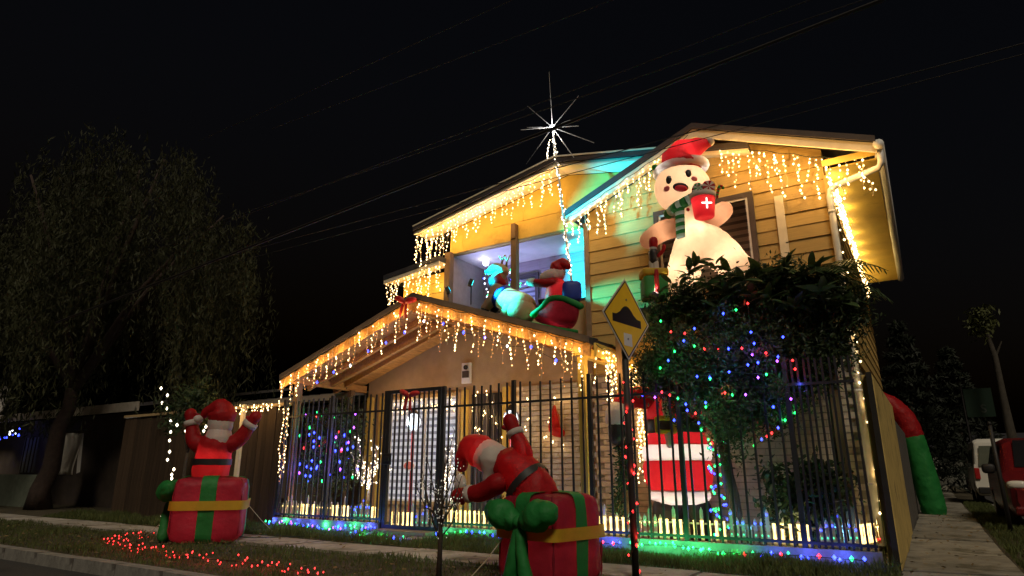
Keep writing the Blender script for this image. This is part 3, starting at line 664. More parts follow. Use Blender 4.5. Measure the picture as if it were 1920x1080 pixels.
def gift_box(o, c, yaw, s, h, fab=FM):
    """Bulging inflated box with ribbons running over its faces."""
    Mr = Matrix.Rotation(yaw, 3, 'Z')
    m = MB(); m.blob(Vector(c) + UP*h/2, (s/2, s/2, h/2), 84, M=Mr, pw=.27); puff(m.build('gift_box', fab, o, True), .045)
    q = frame(c, yaw)
    e = .022
    for sx in (-1, 1):
        for sy in (-1, 1):
            m = MB(); k_ = [q(sx*s/2*.925*f_, sy*s/2*.925*f_, h*t_) for t_, f_ in ((.03, .93), (.09, .985), (.3, 1.0), (.5, 1.0), (.7, 1.0), (.91, .985), (.97, .93))]
            m.limb(k_, [.007]*7, 6, sub=6); puff(m.build('seam', FM, o, True), .045)
    for sx in (-1, 1):
        g0, g1 = q(sx*s*.5, s*.3, h*.55), q(sx*s*.95, s*.55, .03)
        m = MB(); m.tube([g0, g0.lerp(g1, .5) - UP*.02, g1], .005, 5); m.build('tether', WIRE, o)
        m = MB(); m.tube([g1 + UP*.05, g1 - UP*.06], .008, 6); m.build('peg', M_IRON, o)
    def band(axis):      # vertical ribbon over front, top, back
        w = s*.11; m = MB(); k = []
        for i in range(33):
            a = -math.pi*.5 + math.pi*2*i/32
            x = math.copysign(abs(math.cos(a))**.27, math.cos(a))*(s/2+e); z = math.copysign(abs(math.sin(a))**.27, math.sin(a))*(h/2+e)+h/2
            k.append((x, z))
        vs = []
        for x, z in k:
            for sd in (-w, w): vs.append(q(sd, -x, z) if axis == 0 else q(x, sd, z))
        m.add(vs, [(2*i, 2*i+1, 2*i+3, 2*i+2) for i in range(32)]); puff(m.build('ribbon', FG, o, True), .045)
    band(0); band(1)
    m = MB(); vs = []
    for i in range(49):
        a = 2*math.pi*i/48; x = math.copysign(abs(math.cos(a))**.27, math.cos(a))*(s/2+e*1.7); y = math.copysign(abs(math.sin(a))**.27, math.sin(a))*(s/2+e*1.7)
        for zz in (h*.50, h*.64): vs.append(q(x, y, zz))
    m.add(vs, [(2*i, 2*i+2, 2*i+3, 2*i+1) for i in range(48)]); puff(m.build('ribbon', FY_, o, True), .045)
def fat_bow(o, c, x, up, out, s, tails=True):
    """Green stuffed bow: two puffed loops, knot and tails."""
    c = Vector(c)
    for sd in (-1, 1):
        m = MB(); m.limb([c + out*.03*s, c + x*sd*.12*s + up*.03*s + out*.06*s, c + x*sd*.27*s + up*.07*s + out*.06*s, c + x*sd*.40*s + up*.11*s + out*.04*s], [.04*s, .11*s, .17*s, .13*s], 14); puff(m.build('bow_loop', FG, o, True), .06, 1)
        if tails:
            m = MB(); m.limb([c + out*.04*s, c - up*.3*s + x*sd*.06*s + out*.08*s, c - up*.62*s + x*sd*.13*s + out*.07*s], [.04*s, .07*s, .09*s], 10); puff(m.build('bow_tail', FG, o, True), .04, 1)
    m = MB(); m.blob(c + out*.07*s, .07*s, 12); m.build('bow_knot', FG, o, True)

# standing Santa rising out of a gift box, by the left kerb
c0 = Vector((-10.05, 6.65, 0)); yaw = R(50)
st = thing('inflatable_santa', 'inflatable Santa with both arms up in a red gift box by the kerb', 'inflatable', c0, 'inflatable Santas in gift boxes')
gift_box(st, c0, yaw, 1.06, .98)
def rel(base, dx, dz, dy=0): return Vector(base) + RIGHT*dx + UP*dz + FWD*dy
b0 = c0 + RIGHT*-.06
m = MB(); m.limb([rel(b0, -.03, .85), rel(b0, -.01, 1.15), rel(b0, .02, 1.5), rel(b0, .03, 1.65)], [.28, .29, .28, .2], 20); puff(m.build('torso', FR, st, True), .05, 1)
m = MB(); m.tube([rel(b0, -.01, 1.17), rel(b0, -.01, 1.27)], .308, 22, cap=False); m.build('belt', FK, st, True)
m = MB(); m.blob(rel(b0, .05, 1.84), (.21, .2, .25), 20); m.build('head', FW, st, True)
m = MB(); m.limb([rel(b0, .05, 1.68), rel(b0, .06, 1.55, -.04)], [.2, .22], 16); m.build('beard', FW, st, True)
m = MB(); m.limb([rel(b0, .06, 2.0), rel(b0, .02, 2.1), rel(b0, -.18, 2.05), rel(b0, -.27, 1.96)], [.235, .17, .09, .05], 16); hat = m.build('hat', FR, st, True)
m = MB(); m.blob(rel(b0, -.32, 1.92, -.03), (.085, .08, .07), 12); m.build('pompom', FW, hat, True)
for sd, el, hd in ((-1, (-.36, 1.58), (-.43, 1.84)), (1, (.40, 1.60), (.54, 1.82))):
    m = MB(); m.limb([rel(b0, sd*.2, 1.48), rel(b0, el[0], el[1]), rel(b0, hd[0], hd[1])], [.15, .13, .1], 14); arm = puff(m.build('arm', FR, st, True), .03, 1)
    d = (rel(b0, *hd) - rel(b0, *el)).normalized(); h = rel(b0, *hd)
    m = MB(); m.tube([h + d*-.03, h + d*.06], .125, 14); m.build('cuff', FW, arm, True)
    m = MB(); m.limb([h + d*.06, h + d*.17], [.09, .1], 12); m.limb([h + d*.08 + RIGHT*sd*-.05, h + d*.15 + RIGHT*sd*-.12], [.045, .035], 8); m.build('mitten', FR, arm, True)
q = frame(c0, yaw); fat_bow(st, q(-.56, .02, .70), (q(0, 1, 0) - q(0, 0, 0)), UP, (q(-1, 0, 0) - q(0, 0, 0)), 1.0)
lamp(rel(b0, .05, 1.78), (1, .8, .6), 5, st, .05); lamp(rel(b0, .0, 1.3), (1, .8, .6), 4.5, st, .05); lamp(rel(b0, 0, .5), (1, .8, .55), 9, st, .05)

# leaning Santa in the nearer gift box
c1 = Vector((-3.45, 6.18, 0)); yaw = R(77)
st = thing('inflatable_santa', 'inflatable Santa leaning sideways out of a red gift box beside the road sign', 'inflatable', c1, 'inflatable Santas in gift boxes')
gift_box(st, c1, yaw, .80, .86)
pp = lambda x, y, dy=0: shift(at(x, y, Y=6.15), dy)
T = [pp(1010, 965), pp(1000, 920), pp(965, 880), pp(935, 862)]
m = MB(); m.limb(T, [.25, .26, .235, .15], 20); puff(m.build('torso', FR, st, True), .05, 1)
d = (T[2]-T[1]).normalized(); mid = T[1]*.72 + T[2]*.28
m = MB(); m.tube([mid - d*.035, mid + d*.045], .268, 24, cap=False); m.build('belt', FK, st, True)
m = MB(); m.limb([pp(945, 868), pp(915, 855), pp(900, 848)], [.16, .185, .16], 18); m.build('head', FW, st, True)
m = MB(); m.limb([pp(922, 862, -.1), pp(915, 895, -.14)], [.15, .06], 14); m.build('beard', FW, st, True)
m = MB(); m.limb([pp(900, 846), pp(884, 840), pp(868, 856), pp(866, 874)], [.19, .155, .09, .07], 16); hat = m.build('hat', FR, st, True)
m = MB(); m.blob(pp(863, 905), (.075, .07, .1), 12); m.build('pompom', FW, hat, True)
for sh, el, hd in (((975, 882), (982, 850), (966, 812)), ((935, 905), (905, 922), (880, 926))):
    dy = 0 if sh[0] > 950 else -.22
    m = MB(); m.limb([pp(*sh, dy), pp(*el, dy), pp(*hd, dy)], [.12, .105, .075], 14); arm = puff(m.build('arm', FR, st, True), .03, 1)
    h = pp(*hd, dy); d = (h - pp(*el, dy)).normalized()
    m = MB(); m.tube([h - d*.03, h + d*.03], .095, 14); m.build('cuff', FW, arm, True)
    m = MB(); m.limb([h + d*.04, h + d*.15], [.075, .085], 12); m.limb([h + d*.06, h + d*.11 + d.cross(FWD)*.09], [.04, .03], 8); m.build('mitten', FR, arm, True)
q = frame(c1, yaw); fat_bow(st, q(-.43, -.02, .60), (q(0, 1, 0) - q(0, 0, 0)), UP, (q(-1, 0, 0) - q(0, 0, 0)), .92)
lamp(pp(910, 852), (1, .82, .6), 5, st, .04); lamp(pp(968, 885), (1, .8, .6), 5, st, .04); lamp(c1 + UP*.45, (1, .8, .55), 6, st, .05)

# big Santa inside the yard
c2 = Vector((-3.3, 9.95, 0))
st = thing('inflatable_santa', 'tall inflatable Santa with gold belt buckle standing behind the railing under the tree', 'inflatable', c2)
pp = lambda x, y, dy=0: shift(at(x, y, Y=9.95), dy)
m = MB(); m.limb([rel(c2, -.2, .12), rel(c2, -.18, .55)], [.2, .24], 14); m.build('boot', FK, st, True)
m = MB(); m.limb([rel(c2, .25, .12), rel(c2, .22, .55)], [.2, .24], 14); m.build('boot', FK, st, True)
def ring(zs, rs, material, name, k=26):
    m = MB(); m.tube([rel(c2, 0, z_) for z_ in zs], rs, k, cap=False); return puff(m.build(name, material, st, True), .03, 1)
ring([.60, .64, .70, .77, .81], [.30, .42, .47, .46, .42], FW, 'hem')
ring([.79, .86, .97, 1.1, 1.2, 1.24], [.42, .48, .52, .53, .52, .49], FR, 'coat')
ring([1.22, 1.25, 1.34, 1.43, 1.47], [.49, .53, .545, .52, .47], FW, 'band')
ring([1.46, 1.55, 1.64], [.475, .46, .44], FR, 'coat')
ring([1.64, 1.66, 1.83, 1.85], [.43, .46, .45, .42], FK, 'belt')
ring([1.85, 2.0, 2.25, 2.4], [.44, .43, .36, .2], FR, 'coat')
m = MB(); Mz = Matrix.Rotation(YAW, 3, 'Z'); bc = rel(c2, -.24, 1.745, -.42)
for a, b, cx, cz in ((.15, .035, 0, .1), (.15, .035, 0, -.1), (.035, .12, -.13, 0), (.035, .12, .13, 0)): m.blob(bc + RIGHT*cx + UP*cz, (a, .025, b), 12, M=Mz, pw=.4)
m.build('buckle', FY_, st, True)
m = MB(); m.limb([rel(c2, -.2, 1.9, -.38), rel(c2, -.2, 2.1, -.35), rel(c2, -.1, 2.3, -.25)], [.06, .06, .06], 10); m.limb([rel(c2, -.2, 1.6, -.4), rel(c2, -.2, 1.46, -.44)], [.06, .06], 10); m.build('front_trim', FW, st, True)
m = MB(); m.blob(rel(c2, -.08, 2.55), (.27, .26, .29), 20); m.build('head', mat('nylon_skin', (.7, .45, .33), .55, .05, trans=.45), st, True)
m = MB(); m.limb([rel(c2, -.08, 2.5, -.12), rel(c2, -.1, 2.34, -.2)], [.24, .15], 16); m.build('beard', FW, st, True)
m = MB(); m.limb([rel(c2, -.08, 2.74), rel(c2, -.06, 2.86), rel(c2, .14, 2.9), rel(c2, .25, 2.78)], [.28, .2, .1, .06], 16); hat = m.build('hat', FR, st, True)
m = MB(); m.blob(rel(c2, .3, 2.7), .09, 12); m.build('pompom', FW, hat, True)
m = MB(); m.tube([rel(c2, -.08, 2.66), rel(c2, -.08, 2.78)], [.3, .29], 20); m.build('hat_band', FW, hat, True)
m = MB(); m.limb([rel(c2, -.33, 2.2), rel(c2, -.72, 2.16, -.08), rel(c2, -.9, 1.98, -.14)], [.2, .18, .15], 14); arm = puff(m.build('arm', FR, st, True), .03, 1)
m = MB(); m.limb([rel(c2, -.9, 1.94, -.14), rel(c2, -.92, 1.86, -.15)], [.2, .19], 14); m.build('cuff', FW, arm, True)
m = MB(); m.limb([rel(c2, -.92, 1.74, -.16), rel(c2, -.94, 1.58, -.17)], [.15, .13], 14); m.limb([rel(c2, -.85, 1.7, -.2), rel(c2, -.78, 1.6, -.24)], [.06, .05], 8); m.build('mitten', FK, arm, True)
lamp(rel(c2, 0, .95), (1, .9, .85), 16, st, .08); lamp(rel(c2, 0, 1.5), (1, .9, .85), 14, st, .08); lamp(rel(c2, -.08, 2.5), (1, .85, .6), 6, st, .05)
gl = thing('garland', 'dark green hanging garland below the mitten of the tall Santa', 'garland', rel(c2, -.9, .5))
g_ = np.random.default_rng(31); pth = np.stack([np.array(rel(c2, -.92 + .05*math.sin(t*5), 1.55 - t*1.15, -.15)) for t in np.linspace(0, 1, 700)]); pth += g_.normal(size=pth.shape)*.05
leaves('foliage', pth, .1, .025, mat('garland_green', (.02, .05, .02), .6, .3), gl, 31)
m = MB(); m.tube([rel(c2, -.92, 1.5, -.15), rel(c2, -.9, .9, -.15), rel(c2, -.92, .3, -.15)], .015, 6); m.build('cord', WIRE_D, gl)

# gingerbread figure on the canopy
GY = 9.85
pp = lambda x, y, dy=0: shift(at(x, y, Y=GY), dy)
c3 = Vector((-2.7, GY, 3.56))
gb = thing('inflatable_gingerbread', 'glowing inflatable gingerbread figure in Santa hat holding a mug of candy', 'inflatable', c3)
Mz = Matrix.Rotation(YAW, 3, 'Z')
m = MB(); m.blob(pp(1280, 354), (.47, .38, .45), 32, M=Mz); m.build('head', FT, gb, True)
m = MB(); m.limb([pp(1290, 388), pp(1300, 425), pp(1312, 460)], [.22, .27, .33], 22)
m.limb([pp(1300, 445), pp(1285, 500), pp(1268, 548)], [.27, .28, .22], 18)
m.limb([pp(1322, 445), pp(1358, 480), pp(1396, 512)], [.27, .28, .22], 18); bd = m.build('body', FT, gb, True)
rm = bd.modifiers.new('r', 'REMESH'); rm.mode = 'VOXEL'; rm.voxel_size = .03; rm.use_smooth_shade = True
sm_ = bd.modifiers.new('s', 'SMOOTH'); sm_.iterations = 6; puff(bd, .05)
m = MB(); m.limb([pp(1282, 425), pp(1245, 432), pp(1217, 450)], [.16, .17, .16], 16); m.build('arm', FB, gb, True)
m = MB(); m.limb([pp(1322, 420), pp(1345, 405, -.1), pp(1356, 395, -.12)], [.16, .155, .15], 16); m.build('arm', FB, gb, True)
# hat
m = MB(); m.limb([pp(1278, 302), pp(1285, 288), pp(1305, 276), pp(1328, 268)], [.35, .27, .16, .075], 20); hat = m.build('hat', FR, gb, True)
m = MB(); m.blob(pp(1331, 266), .075, 12); m.build('pompom', FW, hat, True)
Mt = Mz @ Matrix.Rotation(R(-8), 3, 'Y')
m = MB()
hc = pp(1277, 318, .1); n_ = 26
m.tube([hc + Mt @ Vector((math.cos(2*math.pi*i/n_)*.39, math.sin(2*math.pi*i/n_)*.33, 0)) for i in range(n_+1)], .092, 12, cap=False); m.build('hat_band', FW, hat, True)
m = MB()
for k_ in range(3): m.limb([pp(1236, 322, -.15), pp(1236 - 8 + k_*9, 314 + k_*6, -.2)], [.03, .055], 8)
m.build('holly', FG, hat, True)
# face
HC, HR = pp(1280, 354), (.47, .38, .45)
def on_head(px, py, r, off=.0):      # where the sight line meets the head
    e = Vector((0, 0, EYE)); d = (at(px, py, Y=GY) - e).normalized(); w = e - HC
    f = lambda v: Vector((v.dot(RIGHT)/HR[0], v.dot(FWD)/HR[1], v.z/HR[2]))
    dd, ww = f(d), f(w); A = dd.dot(dd); B = dd.dot(ww); Cc = ww.dot(ww) - 1; q = max(0, B*B - A*Cc)
    return e + d*((-B - math.sqrt(q))/A)
def face_bit(name, px, py, rx, rz, material, dep=.02, rot=0):
    p = on_head(px, py, 0); v_ = p - HC; nrm = (RIGHT*(v_.dot(RIGHT)/HR[0]**2) + FWD*(v_.dot(FWD)/HR[1]**2) + UP*(v_.z/HR[2]**2)).normalized()
    x = nrm.cross(UP).normalized() * -1; z_ = x.cross(nrm) * -1
    if z_.z < 0: z_ = -z_
    Mf = Matrix((x, nrm, z_)).transposed() @ Matrix.Rotation(rot, 3, 'Y')
    m = MB(); m.blob(p, (rx, dep, rz), 14, M=Mf); return m.build(name, material, gb, True)
for ex, ey in ((1254, 337), (1291, 325)):
    face_bit('eye', ex, ey, .05, .075, FK, .03); face_bit('eye_glint', ex+2, ey-4, .016, .022, FW, .045)
for ex, ey in ((1250, 354), (1302, 335)): face_bit('cheek', ex, ey, .055, .045, mat('nylon_pink', (.6, .12, .12), .5, .05), .012)
face_bit('mouth', 1276, 351, .125, .075, FK, .016, R(12)); face_bit('tongue', 1277, 353, .105, .055, mat('nylon_mouth', (.6, .02, .03), .5, .1), .035, R(12))
# scarf
FGL = mat('nylon_mint', (.5, .68, .58), .55, .06, trans=.4)
arc = [pp(1252, 402, -.1), pp(1268, 388, -.30), pp(1290, 376, -.36), pp(1308, 366, -.3)]
for k_ in range(8):
    a = arc[min(2, int(k_/8*3))].lerp(arc[min(3, int(k_/8*3)+1)], (k_/8*3) % 1); b = arc[min(2, int((k_+1)/8*3-1e-6))].lerp(arc[min(3, int((k_+1)/8*3-1e-6)+1)], ((k_+1)/8*3-1e-6) % 1)
    m = MB(); m.tube([a, b], .085, 12); m.build('scarf_stripe', FG if k_ % 2 == 0 else FGL, gb, True)
for k_ in range(8):
    y0 = 390 + k_*7.0; m = MB(); m.tube([pp(1274 + k_*.3, y0, -.33 + k_*.004), pp(1274.5 + k_*.3, y0 + 7.0, -.33 + k_*.004)], .088, 10, ell=.5); m.build('scarf_stripe', FG if k_ % 2 == 0 else FGL, gb, True)
for bx, by in ((1287, 381), (1290, 393)):
    m = MB(); m.blob(pp(bx, by, -.31), .03, 10); m.build('button', FR, gb, True)
# mug with candy
mc = pp(1319, 386, -.5)
m = MB(); m.tube([mc - UP*.19, mc - UP*.15, mc + UP*.0, mc + UP*.12], [.15, .155, .17, .19], 22); mug = m.build('mug', FR, gb, True)
m = MB(); m.tube([mc + UP*.115, mc + UP*.19], [.2, .205], 22); m.build('mug_rim', FW, mug, True)
m = MB(); 
for a, b in (((-.07, 0), (.07, 0)), ((0, -.08), (0, .08))): m.limb([mc + RIGHT*a[0] + UP*(a[1]-.02) - FWD*.17, mc + RIGHT*b[0] + UP*(b[1]-.02) - FWD*.17], [.014, .014], 6)
m.build('snowflake', glow('nylon_glow_white', (1, .97, .9), 1.2), mug)  # snowflake has its own glow in place of light through the nylon
def lolly(c, r, ca, name):
    m = MB(); n_ = 12
    for i in range(n_):
        a0, a1 = 2*math.pi*i/n_, 2*math.pi*(i+1)/n_; vs = [c - FWD*.02]
        for k_ in range(5):
            a = a0 + (a1-a0)*k_/4; vs.append(c - FWD*.02 + RIGHT*math.cos(a)*r + UP*math.sin(a)*r)
        vs.append(c + FWD*.02)
        for k_ in range(5): vs.append(vs[1+k_] + FWD*.04)
        fs = [(0, k_+1, k_+2) for k_ in range(4)] + [(6, k_+8, k_+7) for k_ in range(4)] + [(k_+1, k_+7, k_+8, k_+2) for k_ in range(4)]
        m.add(vs, fs, i % 2)
    m.tube([c - UP*r, c - UP*(r+.14)], .012, 6, 1); return m.build(name, [ca, FW], mug)
lolly(mc + RIGHT*.1 + UP*.32 - FWD*.02, .1, FR, 'lollipop'); lolly(mc + RIGHT*-.06 + UP*.3, .085, FG, 'lollipop')
for sd, a in ((-.14, FR), (.22, FR)):
    m = MB(); b = mc + RIGHT*sd + UP*.14; pts_ = [b + UP*(.03*k_) + RIGHT*(.008*k_ if sd > 0 else 0) for k_ in range(6)] + [b + UP*.2 + RIGHT*.06, b + UP*.19 + RIGHT*.11, b + UP*.15 + RIGHT*.12]
    for k_ in range(len(pts_)-1): m.tube([pts_[k_], pts_[k_+1]], .022, 8, k_ % 2)
    m.build('candy_cane', [a, FG if sd > 0 else FW], mug, True)
for x_, y_, w_ in ((1281, 352, 26), (1385, 480, 26)): pass
lamp(pp(1282, 352), (1, .93, .82), 17, gb, .06); lamp(pp(1308, 440), (1, .93, .82), 17, gb, .06); lamp(pp(1280, 510), (1, .93, .82), 11, gb, .06); lamp(pp(1365, 487), (1, .93, .82), 11, gb, .06)
lamp(pp(1243, 434), (1, .85, .7), 3, gb, .05); lamp(pp(1352, 399, -.11), (1, .85, .7), 3, gb, .05)
for k_ in range(8): lamp(hc + Mt @ Vector((math.cos(k_*.785+.4)*.39, math.sin(k_*.785+.4)*.33, 0)), (1, .97, .95), .6, gb, .02)  # tiny lamps added inside the hat band so it looks lit
lamp(mc, (1, .9, .8), 4, gb, .03); lamp(pp(1285, 286), (1, .9, .8), 8, gb, .03)

# toy soldier on a green present, left of the gingerbread figure
c4 = at(1228, 560, Y=9.6)
ts = thing('inflatable_soldier', 'small toy soldier figure standing on a green and yellow present left of the gingerbread', 'inflatable', c4)
q4 = lambda x, y, dy=0: at(x, y, Y=9.6) + FWD*dy
h4 = q4(1228, 508).z - c4.z
m = MB(); m.blob(c4 + UP*h4*.35, (.2, .2, h4*.42), 28, M=Mz, pw=.3); m.build('present', FG, ts, True)
m = MB(); m.blob(c4 + UP*h4*.88, (.215, .215, .06), 28, M=Mz, pw=.3); m.build('present_lid', FY_, ts, True)
m = MB(); m.blob(c4 + UP*h4*.5 - FWD*.03, (.04, .2, h4*.5), 20, M=Mz, pw=.3); m.build('ribbon', FR, ts, True)
m = MB(); m.limb([q4(1224, 505), q4(1222, 492)], [.05, .05], 10); m.limb([q4(1230, 506), q4(1229, 492)], [.05, .05], 10); m.build('legs', FW, ts, True)
m = MB(); m.limb([q4(1226, 488), q4(1225, 474)], [.075, .08], 12); m.build('tunic', FK, ts, True)
m = MB(); m.blob(q4(1225, 467), .065, 12); m.build('head', FW, ts, True)
m = MB(); m.limb([q4(1225, 461), q4(1225, 452)], [.07, .075], 12); m.build('cap', FR, ts, True)
m = MB(); m.limb([q4(1234, 480), q4(1243, 470), q4(1245, 462)], [.03, .03, .035], 8); m.build('arm', FR, ts, True)
lamp(c4 + UP*h4*.45, (.5, 1, .55), 12.0, ts, .04)

# sleigh with reindeer and Santa on the porch roof
SY = 9.55
pp = lambda x, y, dy=0: shift(at(x, y, Y=SY), dy)
sl = thing('inflatable_sleigh', 'inflatable reindeer pulling Santa in a red sleigh on the porch roof', 'inflatable', pp(1020, 600))
m = MB(); m.limb([pp(935, 552), pp(952, 562), pp(980, 575), pp(985, 580)], [.2, .23, .25, .2], 18); m.build('reindeer_body', FB, sl, True)
m = MB(); m.limb([pp(940, 552), pp(932, 530), pp(940, 512)], [.17, .14, .12], 16); m.build('reindeer_neck', FB, sl, True)
m = MB(); m.limb([pp(942, 508), pp(930, 503, -.05), pp(918, 508, -.1)], [.125, .1, .065], 14); hd = m.build('reindeer_head', FB, sl, True)
m = MB(); m.blob(pp(913, 508, -.12), .05, 10); m.build('nose', FR, hd, True)
for dx_ in (0, 9):
    m = MB(); m.tube([pp(940+dx_, 500), pp(942+dx_, 488), pp(948+dx_, 478)], [.022, .018, .012], 8); m.tube([pp(942+dx_, 488), pp(936+dx_, 480)], [.015, .01], 8); m.build('antler', FB, hd, True)
m = MB(); m.tube([pp(925, 533), pp(945, 523)], .155, 14); m.build('collar', FR, sl, True)
m = MB(); a_ = pp(940, 555); b_ = pp(946, 560); d_ = (b_-a_).normalized(); m.tube([a_, b_], .245, 18); m.build('girth_strap', FN, sl, True)
for lx, ly, tx, ty, dy in ((925, 560, 910, 578, -.12), (955, 575, 945, 592, -.14), (985, 580, 990, 600, .12), (935, 556, 928, 575, .14)):
    m = MB(); m.limb([pp(lx, ly, dy), pp(tx, ty, dy)], [.12, .085], 12); lg = m.build('reindeer_leg', FB, sl, True)
    m = MB(); m.limb([pp(tx, ty+2, dy), pp(tx-2, ty+7, dy)], [.085, .075], 10); m.build('hoof', FK, lg, True)
m = MB(); m.blob(pp(978, 584, -.1), (.26, .2, .26), 18, M=Mz); m.build('reindeer_haunch', FB, sl, True)
m = MB(); m.tube([pp(925, 533, -.12), pp(945, 545, -.22), pp(970, 545, -.2), pp(992, 538, -.15)], .012, 6); m.build('rein', FR, sl)
# sleigh body: side outline with thickness, bulged
out = [(1000, 585), (1018, 575), (1032, 560), (1052, 559), (1072, 566), (1088, 573), (1085, 592), (1080, 616), (1050, 612), (1020, 603), (1000, 597)]
ctr = pp(1047, 590)
vs = []; K = len(out)
for k_, (s_, t_) in enumerate(((.80, -.34), (.97, -.26), (1.0, 0), (.97, .26), (.80, .34))):
    for x_, y_ in out:
        p_ = pp(x_, y_); vs.append(ctr + (p_ - ctr)*s_ + FWD*t_)
fs = [tuple(range(K)), tuple(range(5*K-1, 4*K-1, -1))] + [(k_*K+i, (k_+1)*K+i, (k_+1)*K+(i+1) % K, k_*K+(i+1) % K) for k_ in range(4) for i in range(K)]
m = MB(); m.add(vs, fs); sb = m.build('sleigh_body', FM, sl, True)
ss = sb.modifiers.new('s', 'SUBSURF'); ss.levels = 2; ss.render_levels = 2
m = MB(); m.limb([pp(1000, 590, -.2), pp(1016, 578, -.27), pp(1031, 562, -.28), pp(1052, 560, -.28), pp(1070, 566, -.28), pp(1088, 574, -.27)], [.06]*6, 10); m.build('sleigh_rim', FG, sl, True)
m = MB(); m.limb([pp(988, 606, -.22), pp(1015, 611, -.26), pp(1050, 618, -.27), pp(1080, 622, -.26)], [.04]*4, 8); m.build('runner', FG, sl, True)
m = MB(); m.limb([pp(1042, 560), pp(1044, 540), pp(1040, 528)], [.2, .19, .12], 16); m.build('santa_torso', FR, sl, True)
m = MB(); m.blob(pp(1045, 512), (.15, .14, .16), 16); m.build('santa_head', FW, sl, True)
m = MB(); m.limb([pp(1040, 515, -.06), pp(1030, 516, -.1), pp(1020, 519, -.12)], [.12, .1, .08], 12); m.build('santa_beard', FW, sl, True)
m = MB(); m.limb([pp(1047, 502), pp(1055, 494), pp(1064, 499)], [.15, .1, .06], 14); hat = m.build('santa_hat', FR, sl, True)
m = MB(); m.limb([pp(1036, 530, -.15), pp(1020, 531, -.2), pp(1003, 530, -.22)], [.09, .08, .07], 12); arm = m.build('santa_arm', FR, sl, True)
m = MB(); m.limb([pp(1002, 530, -.22), pp(994, 529, -.22)], [.075, .07], 10); m.build('mitten', FW, arm, True)
m = MB(); m.blob(pp(1072, 548), (.17, .14, .19), 18, M=Mz, pw=.5); m.build('present_sack', FN, sl, True)
m = MB(); m.limb([pp(1063, 560, -.12), pp(1064, 548, -.15), pp(1066, 538, -.12)], [.03]*3, 8); m.build('sack_ribbon', FGL, sl, True)
lamp(ctr, (1, .6, .5), 2.0, sl, .05); lamp(pp(1045, 512), (.5, 1, 1), 2.5, sl, .04); lamp(pp(1043, 543), (1, .8, .8), 2.0, sl, .04); lamp(pp(966, 567), (.4, 1, .9), 4.0, sl, .05)  # cyan-tinted lamps inside reindeer and Santa's head, added to brighten them

# candy arch over the side pavement
c5 = Vector((-.14, 20, 0))
ar = thing('inflatable_arch', 'red and green inflatable candy arch on the side pavement behind the wall', 'inflatable', c5)
leg = [Vector((-.12, 20, .1)), Vector((-.2, 20, 1.0)), Vector((-.32, 20, 1.9))]
top = [Vector((-.33, 20, 1.95)), Vector((-.48, 20, 2.45)), Vector((-.9, 20, 2.85)), Vector((-1.5, 20, 2.95)), Vector((-2.1, 20, 2.75)), Vector((-2.5, 20, 2.2))]
m = MB(); m.limb(leg, [.29, .29, .28], 18); puff(m.build('leg', FG, ar, True), .06, 1)
m = MB(); m.limb(top, [.285]*6, 18); puff(m.build('bend', FR, ar, True), .06, 1)
m = MB(); m.limb([Vector((-2.5, 20, 2.15)), Vector((-2.65, 20, .1))], [.28, .29], 18); puff(m.build('leg', FG, ar, True), .06, 1)

# ------------------------------------------------------------------ floodlights on the porch roof and house
M_FL = mat('flood_case', (.03, .03, .03), .4, .1)
def flood(label, loc, aim, col, watts, cone, blend=.7, sz=.08):
    loc = Vector(loc); d = (Vector(aim)-loc).normalized(); o = thing('flood_lamp', label, 'flood lamp', loc)
    Mx = d.to_track_quat('Y', 'Z').to_matrix()
    m = MB(); m.box((-sz, -.05, -sz*.7), (sz, .02, sz*.7), 0, Matrix.Translation(loc) @ Mx.to_4x4()); m.build('case', M_FL, o, bevel=.01)
    m = MB(); m.box((-sz*.85, .0205, -sz*.55), (sz*.85, .024, sz*.55), 0, Matrix.Translation(loc) @ Mx.to_4x4()); m.build('lens', glow('lens_%d%d%d' % tuple(int(c*9) for c in col), col, 3), o)
    m = MB(); m.tube([loc - UP*.02, loc - UP*(.14 if loc.y > 9 or loc.x < -6.6 else .40)], .012, 6); m.build('bracket', M_FL, o)
    lamp(loc + d*.04, col, watts, o, .03, 'SPOT', loc + d*3, cone, blend); return o
CY = (0.0, .68, 1.0)
flood('cyan flood lamp on the porch roof aimed at the balcony corner and gable', (-7.05, 8.92, 4.28), (-4.8, 10.8, 5.75), CY, 2800, 40, .85)
flood('cyan green flood lamp on the porch ridge aimed at the reindeer', (-6.5, 8.88, 4.32), (-5.65, 9.6, 3.95), (0.02, .95, .95), 640, 50, .5)
flood('blue flood lamp at the back of the balcony aimed at its ceiling', (-7.9, 11.15, 4.42), (-7.2, 11.7, 5.84), (.3, .33, 1.0), 120, 120)
flood('purple flood lamp on the balcony floor aimed at the back wall', (-6.3, 11.1, 4.45), (-6.6, 12.3, 5.2), (.3, .35, 1.0), 35, 100)
flood('white flood lamp on the canopy aimed up at the gingerbread figure', (-3.3, 9.38, 3.75), (-2.75, 9.9, 5.3), (1.0, .93, .82), 60, 46)
flood('cyan flood lamp added on the balcony floor to light its right end', (-6.0, 11.15, 4.5), (-5.45, 12.3, 5.35), CY, 520, 85, .6)  # extra cyan lamp, added to bring cyan onto the recess's right end
string('cold blue and white lights around the balcony window', [at(905, 580, Y=11.6), at(915, 545, Y=11.6), at(905, 515, Y=11.6), at(955, 505, Y=11.6), at(957, 545, Y=11.6), at(970, 560, Y=11.6), at(975, 510, Y=11.6)], .09, [COOL, BLUE, COOL, GREEN], 24, .06, .02, watts=.5, cols=[(.4, .6, 1)], every=.5)
bp_ = at(911, 493, Y=11.7); gl_ = thing('globe_lamp', 'round white lamp hanging in the balcony', 'lamp', bp_)
